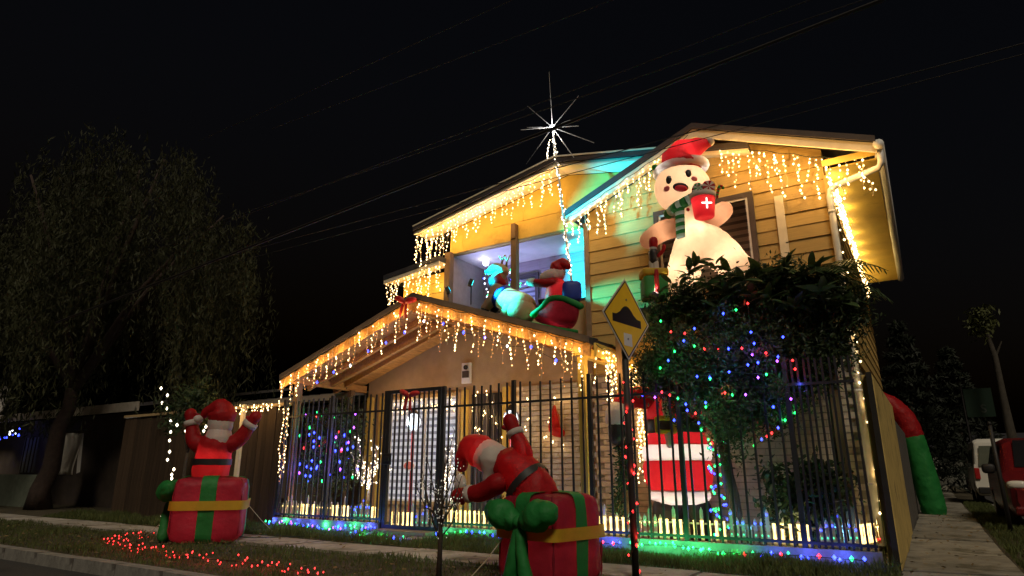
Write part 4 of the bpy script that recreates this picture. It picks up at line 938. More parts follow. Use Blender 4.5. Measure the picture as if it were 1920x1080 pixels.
m = MB(); m.blob(bp_, .075, 14); m.build('globe', glow('globe_white', (.9, .92, 1), 3), gl_, True)
m = MB(); m.tube([bp_ + UP*.07, Vector((bp_.x, bp_.y, 5.84))], .012, 6); m.build('stem', M_WHITE, gl_)
lamp(bp_ + Vector((0, -.1, 0)), (.85, .9, 1), 1.2, gl_)

# ------------------------------------------------------------------ road sign
sg = thing('road_sign', 'yellow diamond speed hump sign on a dark pole with red lights', 'road sign', (-2.68, 6.6, 0))
m = MB(); m.tube([(-2.70, 6.6, -.1), (-2.70, 6.6, 3.05)], .038, 10); m.build('pole', mat('pole_dark', (.035, .032, .03), .6, .3), sg, True)
M_SY, M_SK = mat('sign_yellow', (.85, .52, .02), .45, .05, 6, dirt=((.55, .33, .04), 3, .66)), mat('sign_black', (.015, .015, .018), .35, .1)
sc = Vector((-2.655, 6.6, 2.73)); hd = .49
def diamond(h, x0, x1, material, name, r=.04):
    pts_ = []
    for i in range(4):
        a = math.pi/2*i
        for da in (-.05, 0, .05):
            rr = h*(1 - (r/h if da else r*.55/h)); b = a + da*(r/.04); pts_.append((sc.y + math.cos(b)*rr*1.04, sc.z + math.sin(b)*rr))
    m = MB(); m.prism(pts_, x0, x1, ax='x'); return m.build(name, material, sg)
diamond(hd, -2.662, -2.655, mat('sign_rim', (.62, .58, .5), .4, .05), 'plate'); diamond(hd*.955, -2.6545, -2.6535, M_SK, 'border'); diamond(hd*.91, -2.653, -2.652, M_SY, 'panel')
hump = [(-.30, -.08), (.30, -.08), (.30, .01), (.22, .015)] + [(.18 - .36*k_/10, .015 + .12*math.sin(math.pi*k_/10)) for k_ in range(1, 10)] + [(-.22, .015), (-.30, .01)]
m = MB(); m.prism([(sc.y - a*1.0, sc.z + .01 + b) for a, b in hump], -2.6515, -2.6505, ax='x'); m.build('hump_symbol', M_SK, sg)
m = MB(); m.box((-2.6515, 6.6-.085, 2.42), (-2.6505, 6.6+.085, 2.56)); m.build('sticker', M_WHITE, sg)
for zz in (2.5, 2.95):
    m = MB(); m.tube([(-2.665, 6.6, zz), (-2.645, 6.6, zz)], .012, 6); m.build('bolt', mat('bolt', (.3, .3, .3), .4, .1, metal=.8), sg)
Ms = Matrix.Translation((-2.70, 6.6, 0)) @ Matrix.Rotation(R(-9), 4, 'Z') @ Matrix.Translation((2.70, -6.6, 0))
for o in sg.children:
    if o.name.split('.')[0] != 'pole': o.data.transform(Ms)
hx = [Vector((-2.70 + .052*math.cos(a), 6.6 + .052*math.sin(a), .05 + a*.055)) for a in np.linspace(0, 36, 90)]
string('red light string wound around the road sign pole', hx, .13, [RED], 21, .012, .014, watts=.25, cols=[C_R], every=.9)

# ------------------------------------------------------------------ star on a mast
sm = thing('star_mast', 'spiky star of metal rods on a lit mast above the left gable', 'star', at(1072, 530, Y=10.25))
hub = at(1036, 239, Y=10.45); base = at(1072, 530, Y=10.25)
M_ROD = mat('rod_metal', (.6, .58, .55), .3, .1, metal=.6)
m = MB(); m.tube([base, hub], .02, 8); m.build('mast', M_ROD, sm)
m = MB(); m.blob(hub, .06, 12); m.build('hub', glow('star_lit', (.9, .95, 1.0), 2.0), sm, True); lamp(hub - Vector((0, .2, 0)), (.95, .95, 1), 14, sm)
for x_, y_ in ((1046, 152), (1077, 171), (979, 190), (1066, 222), (992, 242), (1085, 236), (990, 255), (970, 295), (1084, 302), (1111, 265), (1022, 228), (1030, 300)):
    e_ = at(x_, y_, Y=10.45) + Vector((0, rnd.uniform(-.5, .4), 0)); m = MB(); m.tube([hub, hub.lerp(e_, .5), e_], [.009, .008, .006], 6); m.build('ray', M_ROD, sm)
ml = [base.lerp(hub, t) + Vector((.02*math.sin(t*60), .02*math.cos(t*60), 0)) for t in np.linspace(.05, .98, 60)]
string('bright white light string wound down the star mast', ml, .035, [WHITE], 22, .03, .015, watts=1.0, cols=[(1, .85, .6)], every=.7)
string('short bright light string behind the star mast on the roof ridge', [at(1030, 262, Y=10.6), at(1025, 302, Y=10.6)], .03, [WHITE], 23, .012, .015, watts=1.0, cols=[(1, .85, .6)])

# ------------------------------------------------------------------ yard ornaments
def lamppost(label, x, y, z, h):
    o = thing('ornament_lamp', label, 'lamp post', (x, y, 0))
    m = MB(); m.tube([(x, y, 0), (x, y, .1), (x, y, .12), (x, y, h)], [.09, .08, .035, .03], 10); m.build('post', mat('lamp_red', (.4, .02, .02), .4, .1), o, True)
    m = MB(); m.blob((x, y, h+.16), (.15, .15, .18), 16); m.build('globe', glow('globe_lit', (.82, .92, 1.0), 1.1), o, True)
    m = MB(); m.tube([(x, y, h+.33), (x, y, h+.37), (x, y, h+.45)], [.11, .08, .015], 10); m.build('cap', M_DARKF, o)
    for k_ in range(6):
        a = k_*math.pi/3; m = MB(); m.tube([(x+.155*math.cos(a), y+.155*math.sin(a), h+.06), (x+.165*math.cos(a), y+.165*math.sin(a), h+.16), (x+.14*math.cos(a), y+.14*math.sin(a), h+.3)], .007, 4); m.build('cage_bar', M_DARKF, o)
    m = MB(); m.blob((x-.02, y-.06, h*.62), (.16, .015, .1), 18); s_ = m.build('oval_board', M_WHITE, o, True)
    m = MB(); m.blob((x-.02, y-.068, h*.62), (.135, .015, .08), 18); m.build('oval_face', mat('oval_red', (.5, .12, .08), .5, .2), s_, True)
    lamp((x, y-.2, h+.16), (.85, .9, 1), 12, o); return o
p_ = at(775, 800, Y=10.4); lamppost('red lamp post ornament with glowing globe seen through the gate', p_.x, 10.4, 0, 1.9)
p_ = at(958, 790, Y=10.4); lamppost('lamp post ornament with glowing globe behind the raised mitten by the door', p_.x, 10.4, 0, 1.85)
p_ = at(1040, 790, Y=10.9)
sk = thing('stocking', 'red hanging stocking on the pale brick wall', 'stocking', p_)
m = MB(); m.limb([p_ + Vector((0, 0, .28)), p_ + Vector((0, 0, .05)), p_ + Vector((0, 0, -.14)), p_ + Vector((.13, -.02, -.22))], [.03, .1, .12, .09], 12); m.build('sock', FR, sk, True)
m = MB(); m.tube([p_ + Vector((0, 0, .3)), p_ + Vector((0, 0, .42))], .008, 6); m.build('loop', FW, sk)
# warm bulbs spread on the porch wall
for i, (x0, x1, y0, y1, n_, lab) in enumerate(((880, 1060, 735, 850, 34, 'loose warm lights scattered across the porch wall beside the door'), (735, 870, 745, 775, 24, 'row of warm lights across the top of the blinded window'))):
    r_ = random.Random(40+i); pts_ = [at(r_.uniform(x0, x1), r_.uniform(y0, y1), Y=10.86) for _ in range(n_)]; pts_.sort(key=lambda v: v.x)
    m = MB(); m.tube(pts_, .003, 4, 0)
    for q_ in pts_:
        for _ in range(2): m.bulb(q_ + Vector((r_.uniform(-.05, .05), r_.uniform(-.02, .02), r_.uniform(-.05, .05))), .017, 1)
    o = tag(m.build('light_string', [WIRE, WARM]), lab, 'string lights')
    for k_ in range(0, n_, 6): lamp(pts_[k_] + Vector((0, -.15, 0)), CW, 1.6, o)
# curtain of lights on the porch post by the tall Santa
icicles('warm light curtain on the porch post beside the tall Santa', [at(1192, 745, Y=10.3), at(1215, 742, Y=10.3)], .05, 1.2, 1.4, 60, 3.0, dim=False, off=(0, -.15, -.6))
icicles('small warm light cluster on the wooden fence at the far end of the porch', [(-14.2, 8.7, 2.45), (-12.6, 8.7, 2.5), (-11.5, 8.75, 2.5)], .1, .06, .22, 61, .8, dim=False)
icicles('warm lights hanging on the end post of the railing', [(-11.12, 8.72, 2.35), (-10.9, 8.72, 2.35)], .09, 1.2, 1.5, 62, .6, dim=True)
# blue bulbs in the porch gable
r_ = random.Random(77)
m = MB(); pts_ = [Vector((x_, 9.2, pz(x_) - .3 - r_.uniform(0, .12))) for x_ in np.linspace(-11.2, -4.5, 15)]
m.tube(pts_, .004, 4, 0)
for k_, q_ in enumerate(pts_): m.bulb(q_, .026 if k_ % 3 else .03, 1 if k_ % 4 != 3 else 2)
o = tag(m.build('light_string', [WIRE_D, BLUE, COOL]), 'sparse blue and white light string under the porch gable', 'string lights')
for k_ in (1, 5, 7, 10, 13): lamp(pts_[k_] + Vector((0, -.05, -.05)), C_B, .5, o)

# lit twig trees
def twig_tree(name, label, base, h, spread, seed, bulb, nb, r, bark, watts=0, col=CW, lean=(0, 0), blossoms=None, per=7, trunk_h=.35):
    r_ = random.Random(seed); base = Vector(base); o = thing(name, label, 'tree', base)
    tp = base + Vector((lean[0], lean[1], h*trunk_h)); m = MB(); m.tube([base, base.lerp(tp, .5) + Vector((.01, 0, 0)), tp], [.03*h/2+.006, .022*h/2+.005, .018*h/2+.005], 8); m.build('trunk', bark, o, True)
    lm = MB(); pts_all = []
    for k_ in range(nb):
        a = r_.uniform(0, 6.283); el = r_.uniform(.25, 1.0); s_ = tp - UP*r_.uniform(0, h*trunk_h*.5)
        e_ = s_ + Vector((math.cos(a)*spread*(1-el*.6), math.sin(a)*spread*(1-el*.6), (h*(1-trunk_h))*el*r_.uniform(.7, 1.05)))
        md = s_.lerp(e_, .5) + Vector((0, 0, -.05*h)) + Vector((r_.uniform(-.05, .05), r_.uniform(-.05, .05), 0))
        m = MB(); m.tube([s_, md, e_], [.010, .007, .003], 5)
        for t in range(3):
            b_ = md.lerp(e_, r_.random()); m.tube([b_, b_ + Vector((r_.uniform(-.14, .14), r_.uniform(-.14, .14), r_.uniform(0, .16)))*spread*1.6], [.004, .002], 4)
        m.build('branch', bark, o)
        for t in range(per):
            q_ = s_.lerp(md, r_.random()) if r_.random() < .35 else md.lerp(e_, r_.random()); q_ = q_ + Vector((r_.gauss(0, .03), r_.gauss(0, .03), r_.gauss(0, .03))); lm.bulb(q_, r*r_.uniform(.7, 1.2)); pts_all.append(q_)
    kind(lm.build('lights', bulb, o), 'stuff')
    if watts:
        for q_ in pts_all[::max(1, len(pts_all)//6)]: lamp(q_ + Vector((0, -.05, 0)), col, watts, o)
    return o
M_BARK = mat('bark', (.05, .038, .028), .9, .3, 12, .5, 40); M_BARKW = mat('bark_pale', (.4, .34, .28), .8, .2)
twig_tree('lit_twig_tree', 'small twig tree densely wrapped in warm white lights behind the railing', at(690, 940, Y=9.6) * 1.0, 1.6, .62, 5, WHITE, 17, .013, M_BARKW, 1.2, (1, .85, .6), per=9, trunk_h=.25)
twig_tree('lit_twig_tree', 'pale twig tree with white lights beside the blinded window', at(836, 960, Y=10.2), 1.7, .25, 6, WHITE, 14, .011, M_BARKW, .5, (1, .9, .8), per=10)
b_ = at(822, 1095, Z=0)
twig_tree('young_tree', 'thin young tree with white buds on the verge before the gate', b_, 1.62, .42, 8, glow('bud_glow', (1, .95, .85), .16), 16, .007, M_BARK, 0, per=9, trunk_h=.5)  # white buds carry a faint glow of their own

# ------------------------------------------------------------------ trees and plants
def limb_tree(name, label, base, fork, tips, r0, bark=M_BARK, group=None):
    o = thing(name, label, 'tree', base, group); base = Vector(base); fork = Vector(fork)
    m = MB(); k_ = 6; pts_ = [base.lerp(fork, i/k_) + Vector((rnd.uniform(-.3, .3)*r0, rnd.uniform(-.3, .3)*r0, 0)) for i in range(k_+1)]
    m.tube(pts_, [r0*1.35] + [r0*(1-.4*i/k_) for i in range(1, k_+1)], 12); m.build('trunk', bark, o, True)
    for t in tips:
        t = Vector(t); md = fork.lerp(t, .5) + Vector((0, 0, .08*(t-fork).length)); m = MB(); m.tube([fork - UP*.05, md, t], [r0*.5, r0*.3, r0*.1], 8); m.build('limb', bark, o, True)
    return o
M_LEAFD = mat('leaf_dark', (.035, .055, .022), .55, .45, 3, trans=.25); M_LEAFG = mat('leaf_broad', (.05, .085, .03), .4, .35, 4, trans=.25)
# yard tree with coloured lights
tb = Vector((-2.35, 9.35, 0)); tf = Vector((-2.4, 9.3, 1.55))
tips = [(-3.3, 9.1, 2.3), (-1.5, 9.1, 2.3), (-2.3, 8.8, 3.0), (-2.9, 9.5, 3.1), (-1.9, 9.6, 3.2), (-2.5, 9.2, 3.4), (-1.3, 9.4, 2.9)]
yt = limb_tree('yard_tree', 'dense dark tree dotted with coloured lights rising over the railing', tb, tf, tips, .11)
p1, _ = clump_points((-2.28, 9.1, 2.38), (1.08, .72, 1.0), 250, 130, .11, 51, .3)
p2 = np.concatenate([clump_points(at(x_, y_, Y=9.35), (a_, .4, b_), n_, 120, .1, 52 + k_, .2)[0] for k_, (x_, y_, a_, b_, n_) in enumerate(((1290, 570, .42, .34, 26), (1370, 560, .45, .36, 30), (1455, 535, .42, .38, 28), (1530, 570, .4, .42, 26), (1235, 610, .3, .3, 16), (1430, 600, .6, .4, 30), (1545, 640, .4, .4, 30), (1510, 700, .3, .34, 20), (1590, 590, .3, .3, 16), (1480, 660, .4, .4, 24)))])
p3, _ = clump_points((-3.25, 9.0, 2.5), (.42, .4, .36), 45, 120, .08, 53, .2)
leaves('crown', np.concatenate([p1, p2, p3]), .085, .026, M_LEAFD, yt, 54)
lf = MB()      # broad leaf, arched and folded along the midrib
for i in range(6):
    t = i/5; w = .5*math.sin(math.pi*min(1, t*.9+.08))**.8*.38; y_ = t; z_ = -.28*t*t
    lf.v += [(-w, y_, z_+.05*w), (0, y_, z_-.02), (w, y_, z_+.05*w)]
for i in range(5):
    a = i*3; lf.f += [(a, a+1, a+4, a+3), (a+1, a+2, a+5, a+4)]; lf.m += [0, 0]
LEAF = lf.mesh('leaf', M_LEAFG, True)
r_ = random.Random(61)
def rosette(c, n_, L, parent, elr=(-.2, 1.1)):
    for k_ in range(n_):
        a = 2*math.pi*k_/n_ + r_.uniform(-.4, .4); el = r_.uniform(*elr); s_ = L*r_.uniform(.7, 1.15)
        share('leaf', LEAF, Vector(c) + Vector((r_.uniform(-.03, .03), r_.uniform(-.03, .03), r_.uniform(-.06, .04))), parent, (el, r_.uniform(-.4, .4), a), (s_, s_, s_))
for x_, y_, n_, L in ((1306, 492, 11, .27), (1290, 512, 9, .25), (1340, 500, 9, .26), (1370, 510, 10, .28), (1395, 525, 10, .27), (1258, 535, 8, .22), (1325, 530, 10, .26), (1425, 515, 10, .26), (1235, 565, 8, .2), (1450, 535, 9, .25), (1280, 555, 9, .24), (1360, 545, 9, .26), (1410, 550, 9, .24), (1220, 600, 8, .18), (1468, 500, 10, .3), (1500, 525, 10, .32), (1540, 545, 9, .3), (1522, 505, 9, .28), (1580, 565, 9, .28), (1440, 560, 9, .28), (1490, 570, 9, .3), (1345, 575, 9, .26), (1300, 590, 9, .24)):
    rosette(at(x_, y_, Y=8.95 + r_.uniform(-.15, .2)), n_, L, yt)
# lights of the yard tree
cols5 = [BLUE, GREEN, RED, BLUE, PURPLE]; bulbs = [(1356,588,0),(1380,581,1),(1402,569,2),(1408,623,0),(1414,644,0),(1468,632,0),(1459,669,0),(1391,653,2),(1366,654,0),(1347,656,2),(1321,654,2),(1302,649,1),(1282,639,0),(1284,625,2),(1258,622,2),(1302,616,0),(1265,659,1),(1253,676,0),(1238,690,1),(1307,706,0),(1367,697,0),(1437,702,1),(1436,662,2),(1486,676,2),(1491,692,2),(1205,741,0),(1228,745,4),(1241,735,2),(1256,741,2),(1271,747,1),(1286,758,0),(1323,755,0),(1304,775,2),(1310,793,0),(1315,806,1),(1328,824,1),(1335,831,2),(1398,740,4),(1450,763,0),(1483,748,4),(1472,788,1),(1459,802,0),(1447,812,2),(1428,824,0),(1414,836,1),(1438,818,2),(1239,602,1),(1491,774,1),(1500,720,0)]
r_ = random.Random(62)
for k_ in range(12):
    a = r_.uniform(0, 6.28); q_ = math.sqrt(r_.random()); bulbs.append((1350 + 140*q_*math.cos(a), 705 + 115*q_*math.sin(a), r_.choice((0, 0, 0, 1, 2, 4))))
m = MB(); nodes = []
for x_, y_, c_ in bulbs:
    u_, v_ = (x_-1350)/165, (y_-690)/150; dep = math.sqrt(max(0, 1-u_*u_-v_*v_))
    nodes.append((at(x_, y_, Y=9.0 - .55*dep), c_))
for p_, c_ in nodes: m.bulb(p_, .017, 1+c_)
m.tube([p_ for p_, _ in nodes[:49]], .003, 4, 0)
yl = tag(m.build('light_string', [WIRE_D] + cols5), 'coloured light string spread over the dark yard tree', 'string lights')
for k_, (p_, c_) in enumerate(nodes):
    if k_ % 2 == 0 or c_ == 1: lamp(p_ + Vector((0, -.05, 0)), [C_B, C_G, C_R, C_B, C_P][c_], .6, yl)
hx = [Vector((-2.36 - .13*math.cos(a), 9.34 - .13*math.sin(a), .25 + a*.045)) for a in np.linspace(0, 28, 110)]
string('green and blue light string wound around the yard tree trunk', [p + Vector((-.15, 0, 0)) for p in hx], .06, [GREEN, BLUE, GREEN], 71, .03, .018, watts=.6, cols=[C_G, C_B], every=1.2)
# second stem and low plants in the yard
pb = thing('yard_shrub', 'dark leafy shrub behind the railing near the side wall', 'shrub', (-1.5, 9.4, 0))
p1, _ = clump_points((-1.45, 9.3, .75), (.55, .3, .5), 70, 60, .1, 81, .2); leaves('foliage', p1, .12, .05, M_LEAFD, pb, 82)
m = MB(); m.tube([(-1.5, 9.4, 0), (-1.45, 9.35, .6)], .03, 6); m.build('stem', M_BARK, pb)
# palm with feathery fronds
pc = Vector((-.95, 9.45, 3.62))
pm = thing('palm', 'feathery palm behind the yard tree at the house corner', 'palm', (-1.0, 9.75, 0))
m = MB(); m.tube([(-1.0, 9.75, 0), (-.98, 9.6, 1.8), pc], [.09, .07, .06], 10); m.build('trunk', M_BARK, pm, True)
r_ = random.Random(91)
for k_ in range(20):
    a = 2*math.pi*k_/20 + r_.uniform(-.2, .2); up_ = r_.uniform(.1, .75); L = r_.uniform(.6, 1.0); m = MB(); rib = []
    for i in range(9):
        t = i/8; rib.append(pc + Vector((math.cos(a)*L*t*(1-.12*up_), math.sin(a)*L*t*.75, L*(up_*t*1.1 - .75*t*t))))
    m.tube(rib, [.008]*8+[.003], 4)
    for i in range(1, 9):
        for f_ in (0, .5):
            p_ = rib[i-1].lerp(rib[i], f_); d_ = (rib[i]-rib[i-1]).normalized(); sd = d_.cross(UP).normalized(); ll = .26*math.sin(math.pi*(i/9*.85+.12))
            for s_ in (-1, 1):
                e_ = p_ + sd*s_*ll + d_*ll*.5 - UP*ll*.35; w_ = d_*.012; m.add([p_-w_, p_+w_, e_.lerp(p_, .4)+w_*1.3, e_, e_.lerp(p_, .4)-w_*1.3], [(0, 1, 2, 3, 4)])
    m.build('frond', M_LEAFG, pm)
# shrub with lights at the far end of the yard
sh = limb_tree('yard_bush', 'dark rounded bush with blue and green lights behind the far railing', (-10.5, 9.6, 0), (-10.5, 9.6, .7), [(-10.9, 9.5, 1.5), (-10.1, 9.5, 1.6), (-10.5, 9.4, 2.0), (-10.2, 9.8, 2.1)], .05)
p1, _ = clump_points((-10.5, 9.55, 1.45), (.85, .45, 1.0), 150, 75, .1, 95, .2); leaves('crown', p1, .09, .03, M_LEAFD, sh, 96)
r_ = random.Random(97); m = MB(); pts_ = []
bl2 = [(595,773,1),(594,781,2),(581,802,1),(562,817,1),(580,815,0),(599,821,0),(612,829,2),(618,833,0),(646,816,0),(657,809,1),(600,836,2),(588,838,0),(611,850,1),(585,864,0),(595,875,0),(601,866,1),(637,866,0),(573,892,0),(604,902,1),(661,895,1),(638,880,3),(628,783,1),(662,838,0),(636,810,2),(630,820,3),(570,840,2),(655,860,0),(620,890,0),(640,845,2)]
for k_ in range(26): bl2.append((r_.uniform(560, 680), r_.uniform(770, 905), r_.choice((0, 0, 0, 1, 3))))
for x_, y_, c_ in bl2:
    p_ = at(x_, y_, Y=9.02); pts_.append((p_, c_)); m.bulb(p_, .026, 1+c_)
m.tube([p_ for p_, _ in pts_], .003, 4, 0); yl = tag(m.build('light_string', [WIRE_D, BLUE, GREEN, RED, PURPLE]), 'blue and green light string over the bush behind the far railing', 'string lights')
for p_, c_ in pts_[::2]: lamp(p_ + Vector((0, -.05, 0)), [C_B, C_G, C_R, C_P][c_], 1.2, yl)
# big weeping tree on the left
WB = Vector((-21.6, 8.9, 0)); M_WIL = mat('leaf_willow', (.034, .037, .015), .7, .6, .5, trans=.3)
tips = [(-24, 8.5, 8.5), (-21.5, 10, 11), (-18, 9, 10), (-15.8, 9, 7.2), (-20, 6.5, 9), (-23, 7, 6.5), (-17, 10.5, 8.5)]
wt = limb_tree('weeping_tree', 'large dark weeping tree over the neighbouring houses', WB, WB + Vector((.9, 0, 3.4)), tips, .27, mat('bark_willow', (.05, .034, .028), .9, .35, 8, .6, 30))
g_ = np.random.default_rng(101); ns = 1500; per = 56; nb = 80
d_ = g_.normal(size=(nb, 3)); d_[:, 2] = np.abs(d_[:, 2])*.9 + .05; d_ /= np.linalg.norm(d_, axis=1, keepdims=True)
bt_ = np.array((-20.0, 8.9, 5.2)) + d_*np.array((6.6, 3.4, 6.0))*(.45 + .55*g_.random((nb, 1))**.5)
top_ = bt_[g_.integers(0, nb, ns)] + g_.normal(size=(ns, 3))*np.array((.42, .42, .3))
lenn = g_.uniform(1.0, 4.8, (ns, 1, 1)); tt = g_.random((ns, per, 1))
sway = g_.normal(size=(ns, 1, 3))*.1; sway[:, :, 0] += .1; sway[:, :, 2] = 0
pts_ = top_[:, None, :] + np.array((0, 0, -1.0))*lenn*tt + sway*tt*lenn + g_.normal(size=(ns, per, 3))*.06
pts_ = pts_.reshape(-1, 3); pts_ = pts_[pts_[:, 2] > 2.0]
leaves('crown', pts_, .20, .035, M_WIL, wt, 102, droop=2.2)
# conifers and pruned trunk beyond the side street wall
for k_, (x_, y_, h_, r0) in enumerate(((-.4, 34, 7.5, 2.3), (1.5, 40, 7.0, 2.4), (-2.6, 30, 8, 2.6))):
    o = thing('conifer', ('dark conifer behind the candy arch', 'dark conifer above the white van', 'dark conifer beside the house roof end')[k_], 'tree', (x_, y_, 0), 'dark conifers at the end of the side street')
    m = MB(); m.tube([(x_, y_, 0), (x_, y_, h_*.9)], [.2, .04], 8); m.build('trunk', M_BARK, o)
    g_ = np.random.default_rng(110+k_); n_ = 5200; t = g_.random(n_)**.8; a = g_.uniform(0, 6.283, n_); lay = np.round(t*11)/11; rr = r0*(1-lay*.85)*g_.random(n_)**.5
    cc = np.stack([x_+np.cos(a)*rr, y_+np.sin(a)*rr, h_*(.12+.88*lay) - rr*.28 + g_.normal(size=n_)*.1], 1); leaves('crown', cc, .4, .09, mat('leaf_conifer', (.009, .013, .007), .7, .5, 2), o, 120+k_, droop=.4)
pt = thing('pruned_tree', 'bare pruned trunk with a tuft of leaves above the parked cars', 'tree', (2.6, 30, 0))
pk = [at(1893, 800, Y=30), at(1880, 740, Y=30), at(1866, 670, Y=30), at(1850, 625, Y=30), at(1828, 592, Y=30)]
m = MB(); m.tube([Vector((pk[0].x+.1, 30, 0))] + pk, [.2, .15, .12, .1, .08, .04], 9); m.build('trunk', mat('bark_grey', (.05, .043, .034), .9, .3, 6, .5, 30), pt, True)
for a, b in (((1866, 670), (1878, 640)), ((1850, 625), (1815, 605))):
    m = MB(); m.tube([at(*a, Y=30), at(*b, Y=30)], [.05, .02], 6); m.build('limb', MATS['bark_grey'], pt)
p1, _ = clump_points(at(1838, 602, Y=30), (.55, .5, .5), 16, 40, .16, 130, .1); leaves('crown', p1, .25, .09, mat('leaf_tuft', (.07, .08, .025), .6, .3), pt, 131)
# leaves and lights of the small tree behind the standing Santa
stb = Vector((-13.4, 8.1, 0)); sft = limb_tree('street_tree', 'slim dark tree with a white light string behind the standing Santa', stb, stb + Vector((.1, 0, 1.5)), [(-13.9, 8, 2.5), (-13.0, 8, 2.6), (-13.3, 8.2, 2.8), (-12.7, 8, 2.2)], .05)
p1, _ = clump_points((-13.2, 8.05, 2.35), (.85, .4, .6), 26, 60, .12, 135, .2); leaves('crown', p1, .16, .05, M_LEAFD, sft, 136, droop=.5)
pp2 = [(302,728),(314,741),(304,755),(313,766),(320,790),(332,797),(320,810),(318,826),(318,847),(314,862),(326,880),(322,890),(322,897),(318,906),(313,912)]
m = MB(); P_ = [at(x_, y_, Y=7.7) for x_, y_ in pp2]; m.tube(P_, .004, 4, 0)
for q_ in P_ + [at(351, 778, Y=7.7), at(348, 808, Y=7.7), at(386, 800, Y=7.7), at(382, 808, Y=7.7), at(304, 968, Y=7.7), at(300, 984, Y=7.7)]: m.bulb(q_, .03, 1)
tag(m.build('light_string', [WIRE_D, WHITE]), 'white light string hanging down the slim tree behind the standing Santa', 'string lights')

# ------------------------------------------------------------------ neighbours
M_FENW = mat('fence_wood', (.05, .031, .018), .85, .35, 4, .3, 30, stretch=(6, 6, 1), ovar=.3); M_NB = mat('neighbour_wall', (.09, .07, .055), .9, .3, 2)
wf = thing('wooden_fence', 'tall brown plank fence left of the iron railing', 'fence', (-14, 8.95, 0)); pme = MB().box((-.068, -.012, 0), (.068, .012, 1)).mesh('plank', M_FENW)
x_ = -17.6
while x_ < -11.25: share('plank', pme, (x_, 8.95 + rnd.uniform(-.01, .01), 0), wf, (0, R(rnd.uniform(-.4, .4)), 0), (1, 1, 2.38 + rnd.uniform(-.03, .03))); x_ += .145
for zz in (.5, 2.0):
    m = MB(); m.box((-17.65, 8.97, zz-.04), (-11.2, 9.02, zz+.04)); m.build('rail', M_FENW, wf)
m = MB(); m.box((-12.75, 8.88, 0), (-12.63, 8.93, 2.5)); m.build('post', M_CREAM, wf)
m = MB(); m.box((-17.7, 8.9, 2.40), (-11.2, 9.0, 2.46)); m.build('cap_rail', mat('cap_wood', (.4, .28, .14), .7, .2), wf)
nh = thing('neighbour_house', 'low dark house with a tin roof left of the decorated house', 'house', (-15, 12, 0))
m = MB(); m.box((-18, 11.5, 0), (-11.3, 17, 2.7)); m.build('wall', M_NB, nh)
m = MB(); m.prism([(10.6, 2.75), (17.5, 3.6), (17.5, 3.68), (10.6, 2.83)], -18.3, -11.15, ax='x'); rf = m.build('roof', mat('tin_roof', (.12, .11, .11), .6, .25, 3), nh)
for k_ in range(18):
    m = MB(); m.bar((-18.2 + k_*.4, 10.62, 2.845), (-18.2 + k_*.4, 17.4, 3.695), .05, .02); m.build('roof_seam', MATS['tin_roof'], rf)
m = MB(); m.box((-18.28, 10.55, 2.68), (-11.17, 10.59, 2.82)); m.build('fascia', mat('fascia_wood', (.25, .2, .15), .8, .2), rf)
fh = thing('far_house', 'low house with pale eave and satellite dish behind the weeping tree', 'house', (-25, 10, 0))
m = MB(); m.box((-33, 10.6, 0), (-19.2, 16, 2.8)); m.build('wall', M_NB, fh)
m = MB(); m.prism([(9.9, 2.85), (16, 4.0), (16, 4.08), (9.9, 2.95)], -33.3, -18.9, ax='x'); rf = m.build('roof', MATS['tin_roof'], fh)
m = MB(); m.box((-33.3, 9.82, 2.72), (-18.9, 9.88, 2.98)); m.build('fascia', mat('fascia_pale', (.5, .44, .36), .8, .15), rf)
for x_, w_ in ((-24.2, 1.0), (-27.0, 1.1)):
    m = MB(); m.box((x_-w_/2, 10.55, 1.0), (x_+w_/2, 10.59, 2.2)); wd = m.build('window', mat('window_dim', (.16, .17, .15), .3, .2), fh)
    for k_ in range(4):
        m = MB(); xx = x_-w_/2 + (k_+.5)*w_/4; m.box((xx-.02, 10.52, 1.0), (xx+.02, 10.545, 2.2)); m.build('window_bar', M_FENW, wd)
m = MB(); m.box((-28.5, 9.3, 0), (-22.6, 9.42, .95)); m.build('low_wall', mat('low_wall', (.2, .23, .18), .9, .2), fh)
dish_c = at(14, 752, Y=9.6)
ds = thing('satellite_dish', 'pale satellite dish on the roof of the far left house', 'satellite dish', dish_c)
m = MB(); vs = [dish_c]; n_ = 20
for k_, (rr, dp) in enumerate(((.2, .03), (.36, .1), (.5, .2))):
    for i in range(n_): a = 2*math.pi*i/n_; vs.append(dish_c + Vector((math.cos(a)*rr, -dp, math.sin(a)*rr)))
m.add(vs, [(0, 1+i, 1+(i+1) % n_) for i in range(n_)] + [(1+k_*n_+i, 1+(k_+1)*n_+i, 1+(k_+1)*n_+(i+1) % n_, 1+k_*n_+(i+1) % n_) for k_ in range(2) for i in range(n_)])
o = m.build('reflector', mat('dish_grey', (.4, .38, .35), .5, .1), ds, True); sd_ = o.modifiers.new('t', 'SOLIDIFY'); sd_.thickness = .02
m = MB(); m.tube([dish_c + Vector((0, -.2, -.5)), dish_c + Vector((0, -.6, -.1))], .02, 6); m.build('feed_arm', M_IRON, ds)
m = MB(); m.tube([dish_c, dish_c + Vector((0, .1, -.35)), dish_c + Vector((0, .1, -.7))], .03, 6); m.build('mount', M_IRON, ds)
